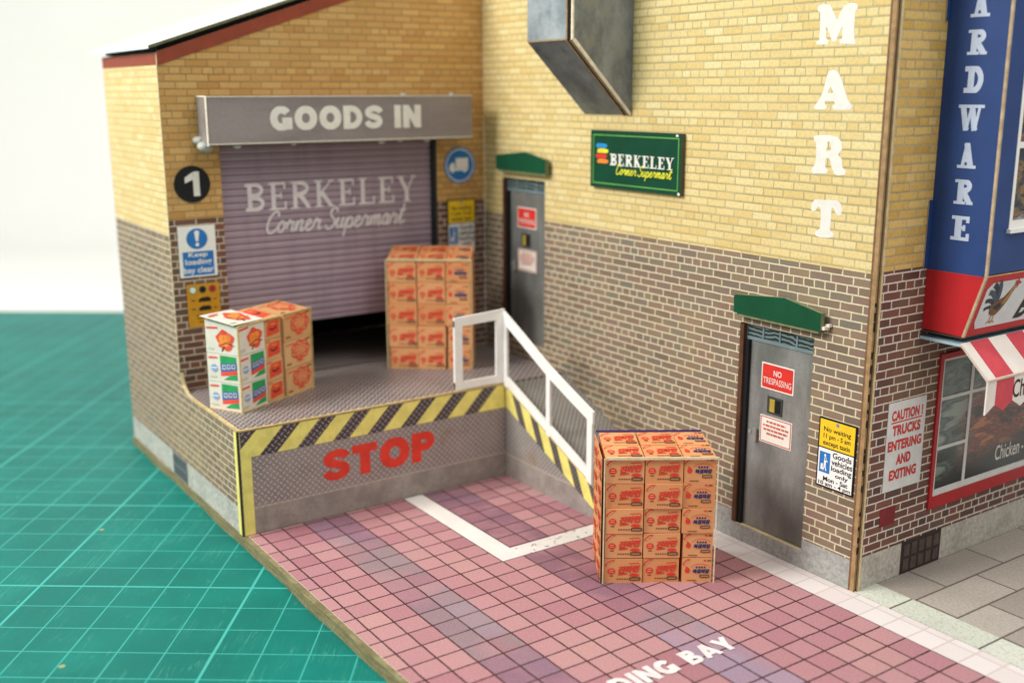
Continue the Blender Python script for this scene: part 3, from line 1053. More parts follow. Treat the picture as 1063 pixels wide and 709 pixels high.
def build_bay():
    r = thing("loading_bay_building", (-2.6, -5, 0), "buff and brown brick loading bay building with half raised purple shutter and sloping roof", "building")
    op = (-8.47, PH, -1.72, 9.35)              # shutter opening
    W0, W1 = -9.964, -.004
    # front wall: lower sheet with the opening, then the sloping gable
    m = MB()
    zt = 11.35
    m.holes(WALL_G, W0, PH - .02, W1, zt, [op], .12, 0, 1)
    pts = [(W0, zt), (W1, zt), (W1, gable_z(W1)), (W0, gable_z(W0))]
    m.slab(WALL_G, pts, -.12, 0, 0, 1)
    m.build("front_wall", [M_GOODS, M_EDGE], r)
    # red-brown bargeboard printed under the slope
    m = MB()
    hh = .31
    m.slab(WALL_G, [(W0, gable_z(W0) - hh), (W1, gable_z(W1) - hh), (W1, gable_z(W1) + .03), (W0, gable_z(W0) + .03)], .004, .03, 0, 1)
    m.slab(F((0, -9.97, 0), (1, 0, 0), (0, 0, 1), (0, -1, 0)), [(-5.35, EAVE - .30), (-.02, EAVE - .30), (-.02, EAVE + .01), (-5.35, EAVE + .01)], .005, .012, 0, 1)
    m.build("bargeboard", [paper('94442f', .5, .1, 2), M_EDGE], r)
    # side wall runs on to the platform's front corner
    fr = F((0, -9.97, 0), (1, 0, 0), (0, 0, 1), (0, -1, 0))
    m = MB()
    out = [(-5.35, 0), (4.28, 0), (4.28, PH - .01), (.95, PH - .01), (.45, PH + .03), (.12, PH + .2), (-.006, PH + .55), (-.006, EAVE), (-5.35, EAVE)]
    m.slab(fr, out, -.1, .0, 0, 1)
    m.build("side_wall", [M_LEFT, M_EDGE], r)
    m = MB()
    m.rect(fr, 4.06, .0, 4.28, PH - .06, .004, .012)
    m.build("corner_stripe", M_YEL, r)
    m = MB()
    m.rect(fr, -1.2, .03, .04, .70, .004, .02, 1)
    for i in range(6):
        for j in range(2):
            u = -1.15 + i * .195
            m.rect(fr, u, .08 + j * .31, u + .15, .33 + j * .31, .021, .026, 0)
    m.build("air_vent", [paper('55585c', .5), paper('74787a', .5)], r)
    # worn fold line on the corner
    m = MB()
    m.box((-.03, -9.976, PH + .6), (.003, -9.965, EAVE))
    m.build("folded_edge", paper('d6c6a4', .7, .15, 6), r)
    # back and inner faces
    m = MB()
    m.slab(F((-5.45, 0, 0), (0, 1, 0), (0, 0, 1), (1, 0, 0)), [(-9.95, 0), (-.05, 0), (-.05, gable_z(-.05) - .02), (-9.95, gable_z(-9.95) - .02)], 0, .1)
    m.build("back_wall", M_GOODS, r)
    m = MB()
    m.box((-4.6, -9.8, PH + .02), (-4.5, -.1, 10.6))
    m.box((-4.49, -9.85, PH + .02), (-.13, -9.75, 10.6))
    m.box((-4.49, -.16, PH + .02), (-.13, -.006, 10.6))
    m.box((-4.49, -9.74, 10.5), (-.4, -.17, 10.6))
    m.build("dark_interior", paper('15191b', .9, .1, 2, .05), r)  # near-black faces: the shade inside the opening is put into the colour
    # roof sheet: overhangs the low eave
    m = MB()
    fr2 = F((0, 0, 0), (0, 1, 0), (0, 0, 1), (1, 0, 0))
    y0, y1 = -10.18, .0
    m.slab(fr2, [(y0, gable_z(y0) + .17), (y1, gable_z(y1) + .17), (y1, gable_z(y1) + .25), (y0, gable_z(y0) + .25)], -5.75, .1, 0, 1)
    m.build("roof", [paper('6d6a4a', .7, .2, 6), paper('dfe4e4', .25, .04, .6, .6, .04)], r)  # whitened top: the backdrop's reflection is put into the roof colour
    m = MB()
    m.slab(fr2, [(-9.9, gable_z(-9.9) + .03), (W1, gable_z(W1) + .03), (W1, gable_z(W1) + .168), (-9.9, gable_z(-9.9) + .168)], -5.2, -.1, 0)
    m.build("roof_gap_shade", M_DARK, r)  # near-black strip: the shadow gap between wall and roof, put in as colour
    # roller shutter: real ribs, half raised
    m = MB()
    zb, zt = 4.27, 9.33
    step = .19 / 6
    n = int((zt - zb) / step)
    prof = []
    for i in range(n + 1):
        z = zb + i * step
        f = ((z + 20) / .19) % 1.0
        prof.append((-.13 - .035 * (1 - abs(math.sin(math.pi * f)) ** .6), z))
    for (x0, z0), (x1, z1) in zip(prof, prof[1:]):
        m.poly([(x0, op[0] + .01, z0), (x0, op[2] - .16, z0), (x1, op[2] - .16, z1), (x1, op[0] + .01, z1)])
    m.box((-.24, op[0] + .01, zb - .05), (-.15, op[2] - .16, zb))
    m.box((-.25, op[0] + .01, zb), (-.18, op[2] - .16, zt))
    sh = m.build("shutter", M_SHUT, r)
    m = MB()
    sf = F((-.125, 0, 0), (0, 1, 0), (0, 0, 1), (1, 0, 0))
    slab_word(m, sf, "BERKELEY", -7.78, 7.50, -2.42, 8.27, .0, 0, .2, .085, .06, .2)
    script(m, sf, "Corner Supermart", -7.3, 6.62, -2.75, 7.45, .0, .065)
    m.build("lettering", paper('d6ced0', .6, .08, 4), sh)
    m = MB()
    m.box((-.13, op[2] - .15, PH), (-.01, op[2] - .01, op[3] - .01))
    m.build("shutter_guide", paper('26282c', .6), r)
    # shutter housing with its sign face
    m = MB()
    hx = .72
    y0, y1, z0, z1 = -9.0, -.92, 9.36, 10.63
    m.box((.005, y0, z0), (hx, y1, z1), 0)
    hb = m.build("shutter_housing", M_HOUS, r)
    m = MB()
    hf = F((hx, 0, 0), (0, 1, 0), (0, 0, 1), (1, 0, 0))
    m.rect(hf, y0 + .03, z0 + .05, y1, z1 - .02, .002, .05, 0, 1)
    m.build("sign_face", [steel_mat("sign_face_steel", '83797a', '988f8d', .5, (1, .2, 1), 1.0, .1), M_EDGE], hb)
    m = MB()
    sans_word(m, hf, "GOODS IN", -7.3, 9.72, -2.68, 10.36, .056, 0, .31, .09, .36)
    m.build("lettering", M_LETTER, hb)
    m = MB()
    for a, b in (((hx + .05, y0 - .01, z1 - .025), (hx + .065, y1, z1 + .0)), ((hx + .051, y0 - .01, z0 + .035), (hx + .066, y1, z0 + .06)), ((hx - .03, y0 - .014, z0), (hx + .05, y0 + .008, z1)),
                 ((.03, y0 - .02, z1 - .02), (hx, y0 + .01, z1 + .012))):
        m.box(a, b)
    m.build("folded_edge", M_EDGE_W, hb)
    # putty that holds the housing on
    for cx, cy, cz, rr in ((.1, -9.02, 9.48, .14), (.3, -8.95, 9.33, .17), (.62, -8.2, 9.34, .09), (.62, -6.6, 9.36, .07), (.6, -3.9, 9.35, .09), (.6, -3.3, 9.36, .07), (.6, -2.4, 9.35, .08), (.25, -1.3, 10.64, .07), (.5, -3.1, 10.65, .06)):
        m, vs, fs = MB(), [], []
        for i in range(7):
            a = math.pi * i / 6
            for j in range(10):
                b = 2 * math.pi * j / 10
                q = rr * (1 + .12 * math.sin(3 * b + cy * 9 + a))
                vs.append((cx + q * math.sin(a) * math.cos(b), cy + q * 1.3 * math.sin(a) * math.sin(b), cz + q * .8 * math.cos(a)))
        for i in range(6):
            for j in range(10):
                fs.append((i * 10 + j, (i + 1) * 10 + j, (i + 1) * 10 + (j + 1) % 10, i * 10 + (j + 1) % 10))
        m.add(vs, fs)
        o = m.build("adhesive_putty", paper('b9bbb4', .45, .1, 5), hb)
        for p in o.data.polygons:
            p.use_smooth = True


build_bay()


# ------------------------------------------------------------------ platform, ramp and handrail
RX1 = 10.35


def ramp_z(x):
    return max(.02, PH - .06 - .44 * (x - PX))


def build_platform():
    r = thing("loading_platform", (2.1, -5, 0), "grey loading platform with hazard striped edge, red STOP lettering and a side ramp", "platform")
    m = MB()
    m.box((-4.4, -9.86, PH - .1), (PX - .02, -.02, PH))
    m.build("deck", M_DECK, r)
    m = MB()
    m.rect(FRONT, -9.95, 0, -PW - .01, PH - .02, -.1, 0, 0, 1)
    m.build("front_wall", [M_FRONTPLATE, M_EDGE], r)
    # hazard band along the edge, yellow with dark chequer-plate bars
    m = MB()
    z0, z1 = 2.02, PH - .05
    m.rect(FRONT, -9.93, z0, -PW - .02, z1, .003, .007, 0)
    m.rect(FRONT, -9.93, .0, -9.66, z0, .003, .007, 0)
    run = (z1 - z0) * .98
    m.slab(FRONT, [(-9.92, z1 - .42), (-9.92 + .42, z1 - .0), (-9.92, z1 - .0)], .008, .010, 1)
    y = -9.45
    while y < -2.6:
        b, t = y, y + run
        m.slab(FRONT, [(b, z0), (b + .46, z0), (min(t + .46, -PW - .03), z1), (t, z1)], .008, .010, 1)
        y += .985
    m.build("hazard_band", [M_YEL, M_DARKPLATE], r)
    m = MB()
    sans_word(m, FRONT, "STOP", -7.78, .95, -4.46, 1.78, .006, 0, .31, .07)
    m.build("lettering", paper('de4030', .5, .1, 3), r)
    m = MB()
    m.box((PX - .04, -9.95, PH - .025), (PX + .025, -PW, PH + .012))
    m.build("folded_edge", M_GOLD, r)
    m = MB()
    m.box((.9, -9.985, PH - .012), (PX + .01, -9.93, PH + .015))
    m.build("folded_edge", M_GOLD, r)
    m = MB()
    m.box((PX - .05, -9.992, 0), (PX + .006, -9.945, PH - .03))
    m.build("folded_edge", paper('3f3a24', .7), r)
    # ramp
    m = MB()
    n = 30
    xs = [PX - .02 + (RX1 - PX) * i / n for i in range(n + 1)]
    for a, b in zip(xs, xs[1:]):
        m.poly([(a, -PW + .03, ramp_z(a)), (b, -PW + .03, ramp_z(b)), (b, -.02, ramp_z(b)), (a, -.02, ramp_z(a))])
        m.poly([(a, -PW + .03, ramp_z(a) - .015), (a, -.02, ramp_z(a) - .015), (b, -.02, ramp_z(b) - .015), (b, -PW + .03, ramp_z(b) - .015)])
    m.build("ramp", M_RAMP, r)
    m = MB()
    m.slab(RAMPS, [(PX, 0), (RX1, 0), (RX1, .02)] + [(x, ramp_z(x) - .01) for x in reversed(xs[1:])] + [(PX, ramp_z(PX) - .01)], -.03, 0, 0, 1)
    m.build("ramp_side", [M_RAMPSIDE, M_EDGE], r)
    m = MB()
    bh = .62
    m.slab(RAMPS, [(PX + .03, ramp_z(PX) - bh), (9.0, ramp_z(9.0) - bh * .98), (RX1 - .3, .03), (RX1 - .3, ramp_z(RX1 - .3) - .02), (PX + .03, ramp_z(PX) - .03)], .003, .007, 0)
    x = PX + .35
    while x < 8.6:
        m.slab(RAMPS, [(x + .35, ramp_z(x + .35) - bh), (x + .72, ramp_z(x + .72) - bh), (x + .38, ramp_z(x + .38) - .03), (x, ramp_z(x) - .03)], .008, .010, 1)
        x += .86
    m.build("hazard_band", [M_YEL, plate_mat("ramp_stripe_plate", '3e3a38', '4a4642', 0, 2, None, .13, '8f8a84')], r)
    m = MB()
    m.slab(RAMPS, [(PX, ramp_z(PX) - .02), (RX1 - .2, ramp_z(RX1 - .2) - .005), (RX1 - .2, ramp_z(RX1 - .2) + .02), (PX, ramp_z(PX) + .02)], -.035, .012)
    m.build("folded_edge", M_GOLD, r)

    # card handrail: short run on the platform and a long one down the ramp
    h = thing("handrail", (PX, -2.2, PH), "white card handrail on the platform edge and down the ramp", "handrail")
    fr = F((PX - .05, 0, 0), (0, 1, 0), (0, 0, 1), (1, 0, 0))
    t = .035
    y0, y1, zt = -3.78, -PW - .0, 4.82
    m = MB()
    m.slab(fr, [(y0, zt - .3), (y1, zt - .24), (y1, zt + .03), (y0, zt - .05)], -t, t)
    m.build("top_rail", M_WHITE, h)
    m = MB()
    m.rect(fr, y0, PH + .03, y1, PH + .24, -t - .001, t + .001)
    m.build("bottom_rail", M_WHITE, h)
    for a, b in ((y0, y0 + .25), (y1 - .28, y1)):
        m = MB()
        m.rect(fr, a, PH + .02, b, zt - .12, -t - .002, t + .002)
        m.build("post", M_WHITE, h)
    fr = F((0, -PW - .03, 0), (1, 0, 0), (0, 0, 1), (0, -1, 0))
    top = [(PX - .1, 4.85), (5.2, 4.36), (6.45, 3.70), (7.4, 3.28), (8.36, 2.88)]
    m = MB()
    for (a, za), (b, zb) in zip(top, top[1:]):
        m.slab(fr, [(a, za - .33), (b, zb - .33), (b, zb), (a, za)], -t, t)
    m.build("top_rail", M_WHITE, h)
    m = MB()
    lo = lambda x: PH + .02 - .44 * (x - PX)
    m.slab(fr, [(PX - .1, lo(PX - .1)), (8.33, lo(8.33)), (8.33, lo(8.33) + .27), (PX - .1, lo(PX - .1) + .27)], -t - .001, t + .001)
    m.build("bottom_rail", M_WHITE, h)
    for a, b, z1 in ((PX - .1, PX + .17, 4.7), (6.36, 6.53, 3.6), (8.13, 8.335, 2.85)):
        m = MB()
        m.slab(fr, [(a, lo(a) - .06), (b, lo(b) - .06), (b, z1 - .12), (a, z1)], -t - .002, t + .002)
        m.build("post", M_WHITE, h)


build_platform()


# ------------------------------------------------------------------ supermarket building
DOORS = [(11.14, .41), (1.04, 3.17)]


MART = {
 'M': ([(12.923, 11.669), (12.901, 11.725), (12.978, 11.77), (12.978, 12.002), (12.962, 12.316), (12.887, 12.361), (12.89, 12.442), (13.011, 12.482), (13.206, 12.456), (13.305, 12.309), (13.413, 12.156), (13.495, 12.311), (13.572, 12.413), (13.703, 12.457), (13.855, 12.441), (13.909, 12.392), (13.905, 12.339), (13.853, 12.277), (13.852, 11.988), (13.882, 11.735), (13.919, 11.694), (13.906, 11.648), (13.514, 11.669), (13.508, 11.736), (13.572, 11.787), (13.555, 12.002), (13.48, 11.871), (13.415, 11.713), (13.319, 11.716), (13.235, 11.882), (13.144, 12.035), (13.153, 11.804), (13.22, 11.747), (13.217, 11.666)], None),
 'A': ([(12.934, 10.391), (12.989, 10.454), (13.063, 10.532), (13.166, 10.731), (13.24, 11.035), (13.282, 11.126), (13.405, 11.154), (13.514, 11.114), (13.612, 10.971), (13.748, 10.7), (13.817, 10.551), (13.9, 10.461), (13.933, 10.402), (13.9, 10.349), (13.51, 10.336), (13.428, 10.396), (13.49, 10.466), (13.467, 10.515), (13.232, 10.52), (13.231, 10.464), (13.29, 10.41), (13.266, 10.346), (12.988, 10.342)], [(13.354, 10.825), (13.428, 10.688), (13.287, 10.688)]),
 'R': ([(12.975, 9.038), (12.999, 9.119), (13.073, 9.218), (13.078, 9.407), (13.06, 9.642), (12.993, 9.719), (12.988, 9.789), (13.117, 9.813), (13.433, 9.823), (13.63, 9.786), (13.735, 9.683), (13.756, 9.546), (13.659, 9.426), (13.763, 9.346), (13.796, 9.178), (13.888, 9.106), (13.875, 9.029), (13.695, 8.999), (13.585, 9.027), (13.506, 9.162), (13.453, 9.331), (13.362, 9.35), (13.338, 9.279), (13.348, 9.154), (13.422, 9.095), (13.398, 9.023), (13.039, 9.002)], [(13.394, 9.694), (13.456, 9.649), (13.46, 9.533), (13.411, 9.485), (13.337, 9.497), (13.374, 9.576), (13.362, 9.669)]),
 'T': ([(13.168, 7.74), (13.214, 7.793), (13.301, 7.851), (13.309, 8.092), (13.287, 8.291), (13.215, 8.308), (13.16, 8.224), (13.081, 8.192), (13.026, 8.244), (13.038, 8.358), (13.122, 8.458), (13.383, 8.466), (13.718, 8.48), (13.821, 8.407), (13.86, 8.285), (13.839, 8.189), (13.763, 8.169), (13.68, 8.222), (13.644, 8.305), (13.584, 8.316), (13.583, 8.086), (13.584, 7.831), (13.687, 7.778), (13.673, 7.705), (13.527, 7.668), (13.286, 7.663), (13.202, 7.687)], None),
}


def build_market():
    r = thing("supermarket_building", (7.4, 4, 0), "long buff and brown brick supermarket wall with two steel doors and white MART lettering", "building")
    H = 15.5
    holes = [(x, z, x + 2.2, z + 5.02) for x, z in DOORS]
    m = MB()
    m.holes(WALL_R, .0, 0, 14.82, H, holes, .12, 0, 1)
    m.build("wall", [M_RIGHT, M_EDGE], r)
    m = MB()
    m.box((0.0, 8.7, 0), (14.8, 8.82, H))
    m.box((0.0, .14, 0), (.1, 8.69, H))
    m.box((14.7, .14, 0), (14.8, 8.69, H))
    m.build("rear_wall", M_LEFT, r)
    m = MB()
    m.box((-.1, -.06, H), (14.9, 8.9, H + .15))
    m.build("roof", paper('8d9296', .6), r)
    # worn cut edges at the corner
    m = MB()
    m.box((14.70, -.012, .0), (14.745, .0, H), 0)
    m.box((14.745, -.009, .0), (14.822, -.001, H), 2)
    m.box((14.822, -.008, .0), (14.845, .05, H), 2)
    for i in range(50):
        z = .9 + i * .29 + random.uniform(-.05, .05)
        if z < 7.2 and random.random() < .7:
            m.box((14.846, -.004, z), (14.853, .04, z + random.uniform(.08, .2)), 1)
    m.build("cut_edge", [M_EDGE_B, M_BLACK, paper('a3845c', .7, .2, 6)], r)
    for k, (x, z) in enumerate(DOORS):
        d = bpy.data.objects.new("door", None)
        d.empty_display_size = .2
        C.objects.link(d)
        d.parent = r
        base = Vector((x, 0, z))
        d.location = base - r.location
        # parts of the door as sub-parts
        m = MB()
        m.box((x + .02, .13, z), (x + 2.18, .2, z + 4.66))
        m.build("door_leaf", M_DOOR, d)
        m = MB()
        m.box((x + .0, -.012, z + .02), (x + .12, .13, z + 4.98), 0)
        m.box((x + .12, .04, z + .0), (x + .25, .13, z + 4.62), 1)
        m.build("frame", [paper('5a3a28', .6, .2, 3), M_BLACK], d)
        m = MB()
        m.box((x + .02, .12, z + 4.66), (x + 2.18, .2, z + 5.02))
        m.build("transom_window", M_GB, d)
        m = MB()
        for i in range(5):
            u = x + .12 + i * .505
            m.box((u - .02, .1, z + 4.70), (u + .02, .119, z + 5.0))
        m.box((x + .1, .098, z + 4.62), (x + 2.17, .119, z + 4.70))
        m.build("transom_bar", paper('75878a', .5), d)
        m = MB()
        m.box((x + .85, .105, z + 2.97), (x + 1.3, .129, z + 3.38), 0)
        m.box((x + .93, .101, z + 3.02), (x + 1.08, .104, z + 3.33), 1)
        m.box((x + 1.08, .101, z + 3.02), (x + 1.26, .104, z + 3.33), 2)
        m.build("window", [paper('3f403e', .5), paper('b09a3c', .4), M_BLACK], d)
        m = MB()
        m.box((x + .52, .06, z + 2.22), (x + .58, .128, z + 2.50))
        m.box((x + .50, .04, z + 2.20), (x + .60, .07, z + 2.52))
        m.build("handle", paper('8e8c86', .3, .1, 3, .5), d)
        m = MB()
        m.box((x + .30, .11, z + 2.34), (x + .37, .128, z + 2.41))
        m.build("lock", paper('a5a39c', .3, .1, 3, .5), d)
        # green hood over the door
        m = MB()
        fr = WALL_R
        pts = [(x - .02, z + 5.27), (x + 2.52, z + 5.27), (x + 2.54, z + 5.3), (x + 2.54, z + 5.66), (x + 1.5, z + 5.84), (x + .03, z + 5.70), (x - .03, z + 5.66)]
        m.slab(fr, pts, .12, .24, 0, 1)
        m.rect(fr, x + .05, z + 5.2, x + 2.46, z + 5.28, .0, .2, 1)
        if k == 0:
            m.box((x + 2.5, -.2, z + 5.3), (x + 2.62, -.03, z + 5.37), 2)
            m.box((x + 2.56, -.1, z + 5.36), (x + 2.66, -.01, z + 5.42), 2)
        m.build("canopy", [M_GREEN, paper('77825c', .6, .2, 6), M_EDGE_W], r)
    # painted vertical word
    for ch in 'MART':
        outer, hole = MART[ch]
        loops = [[Vector((u, v, 0)) for u, v in outer]] + ([[Vector((u, v, 0)) for u, v in hole]] if hole else [])
        pts = [q for l in loops for q in l]
        m = MB()
        for tri in tessellate_polygon(loops):
            a, b, c = (pts[t] for t in tri)
            if (b - a).cross(c - a).z < 0:
                b, c = c, b
            m.poly([WALL_R.p(q.x, q.y, .004) for q in (a, b, c)])
        m.build("letter", M_LETTER, r)
    # duct on the wall
    d = thing("air_duct", (6.0, -.9, 10.1), "grey sheet metal air duct with a slanted underside on the buff wall", "duct")
    x0, x1, D, zb, zf = 5.08, 7.02, 1.92, 10.13, 11.98
    m = MB()
    m.box((x0, -D, zf), (x1 - .3, -D + .05, 15.4))
    m.build("front_panel", M_DUCTF, d)
    m = MB()
    m.slab(F((x1, 0, 0), (0, 1, 0), (0, 0, 1), (1, 0, 0)), [(-.01, zb), (-.01, 15.4), (-D, 15.4), (-D, zf)][::-1], -.04, 0, 0, 1)
    m.build("side_panel", [M_DUCTS, M_EDGE], d)
    m = MB()
    m.slab(F((x0, 0, 0), (0, 1, 0), (0, 0, 1), (1, 0, 0)), [(-.01, zb), (-.01, 15.4), (-D + .06, 15.4), (-D + .06, zf)][::-1], 0, .04, 0, 1)
    m.build("side_panel", [M_DUCTS, M_EDGE], d)
    m = MB()
    m.add([(x0, -D, zf - .01), (x1 - .3, -D, zf - .01), (x1 - .3, -.01, zb), (x0, -.01, zb), (x0, -D + .05, zf + .02), (x1 - .3, -D + .05, zf + .02), (x1 - .3, -.01, zb + .06), (x0, -.01, zb + .06)],
          [(3, 2, 1, 0), (4, 5, 6, 7), (0, 1, 5, 4), (1, 2, 6, 5), (2, 3, 7, 6), (3, 0, 4, 7)])
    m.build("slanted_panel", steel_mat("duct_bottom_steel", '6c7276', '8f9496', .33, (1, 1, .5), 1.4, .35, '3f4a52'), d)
    # cut card edges along the folds
    m = MB()
    m.box((x1 - .3, -D - .005, zf), (x1 - .24, -D + .04, 15.4), 0)
    m.box((x1 - .24, -D + .03, zf), (x1 - .05, -D + .05, 15.4), 1)
    m.box((x1 - .05, -D - .03, zf - .02), (x1 + .01, -D + .02, 15.4), 2)
    for a, b, k in ((x1 - .3, x1 - .25, 0), (x1 - .25, x1 - .14, 1), (x1 - .14, x1 - .09, 0), (x1 - .08, x1 - .045, 1), (x1 - .044, x1 + .008, 2)):
        e = .0 if k != 1 else .03
        m.add([(a, -D - .01 + e, zf - .03 + e), (b, -D - .01 + e, zf - .03 + e), (b, -.03, zb - .02 + e), (a, -.03, zb - .02 + e), (a, -D + .06, zf + .02), (b, -D + .06, zf + .02), (b, -.02, zb + .05), (a, -.02, zb + .05)],
              [(3, 2, 1, 0), (4, 5, 6, 7), (0, 1, 5, 4), (1, 2, 6, 5), (2, 3, 7, 6), (3, 0, 4, 7)], k)
    m.box((x0, -D - .004, zf - .025), (x1 - .3, -D + .02, zf + .015), 0)
    m.build("cut_edge", [paper('9a7f60', .7, .2, 6), M_BLACK, paper('e2d6be', .7, .15, 6)], d)


build_market()


# ------------------------------------------------------------------ signs
def plate(name, fr, u0, v0, u1, v1, d, label, cat, mat, t=.03, edge=None, pts=None):
    o = fr.p((u0 + u1) / 2, v0, d)
    r = thing(name, o, label, cat)
    m = MB()
    m.slab(fr, pts or [(u0, v0), (u1, v0), (u1, v1), (u0, v1)], d, d + t, 0, 1 if edge else None)
    m.build("plate", [mat] + ([edge] if edge else []), r)
    return r


def circ(cu, cv, r, n=48):
    return [(cu + r * math.cos(2 * math.pi * i / n), cv + r * math.sin(2 * math.pi * i / n)) for i in range(n)]


def wheelbarrow(m, fr, u, v, w, h, d, mi):
    """person with a sack truck, the white pictogram on the loading plates"""
    q = lambda a, b: (u + a * w, v + b * h)
    m.disc(fr, *q(.52, .86), .09 * w, .09 * h, d, mi, 14)
    m.flat(fr, [q(.42, .3), q(.62, .3), q(.66, .75), q(.46, .75)], d, mi)
    m.ribbon(fr, [q(.5, .7), q(.8, .55)], .09 * w, d, mi)
    m.ribbon(fr, [q(.5, .3), q(.36, .08)], .1 * w, d, mi)
    m.ribbon(fr, [q(.58, .3), q(.68, .08)], .1 * w, d, mi)
    m.flat(fr, [q(.12, .1), q(.36, .12), q(.34, .42), q(.14, .4)], d, mi)


def parking_plate(fr, u0, v0, u1, v1, vm, label, d=.0):
    r = plate("parking_sign", fr, u0, v0, u1, v1, d, label, "sign", M_BLACK, .03)
    r["group"] = "no waiting plates on the brick walls"
    w, h = u1 - u0, v1 - v0
    f = d + .031
    m = MB()
    b = .035 * w
    m.flat(fr, [(u0 + b, vm + b * .4), (u1 - b, vm + b * .4), (u1 - b, v1 - b), (u0 + b, v1 - b)], f)
    m.build("yellow_panel", M_SIGNYEL, r)
    m = MB()
    m.flat(fr, [(u0 + b, v0 + b), (u1 - b, v0 + b), (u1 - b, vm - b * .4), (u0 + b, vm - b * .4)], f)
    m.build("white_panel", M_WHITE, r)
    m = MB()
    m.flat(fr, [(u0 + .07 * w, vm - .36 * h), (u0 + .36 * w, vm - .36 * h), (u0 + .36 * w, vm - .06 * h), (u0 + .07 * w, vm - .06 * h)], f + .001, 0)
    wheelbarrow(m, fr, u0 + .08 * w, vm - .35 * h, .27 * w, .28 * h, f + .002, 1)
    m.build("loading_symbol", [M_BLUE, M_WHITE], r)
    m = MB()
    H1 = v1 - vm
    for k, (s, a, c) in enumerate((("No waiting", .52, .72), ("11 pm - 5 am", .29, .49), ("except taxis", .06, .26))):
        text(m, fr, s, u0 + .14 * w, vm + a * H1, u1 - .14 * w, vm + c * H1, f + .001, 0, .018)
    m.disc(fr, (u0 + u1) / 2, v1 - .14 * H1, .045 * w, .045 * w, f + .001, 1, 16)
    H2 = vm - v0
    for s, a, c, l, rr in (("Goods", .80, .95, .42, .08), ("vehicles", .63, .78, .40, .05), ("loading", .44, .61, .40, .06), ("only", .30, .44, .52, .14), ("Mon - Sat", .17, .29, .2, .14), ("10 am - 4 pm", .03, .16, .08, .06)):
        text(m, fr, s, u0 + l * w, v0 + a * H2, u1 - rr * w, v0 + c * H2, f + .001, 0, .02)
    m.build("lettering", [M_BLACK, paper('8a8d94', .4)], r)
    return r


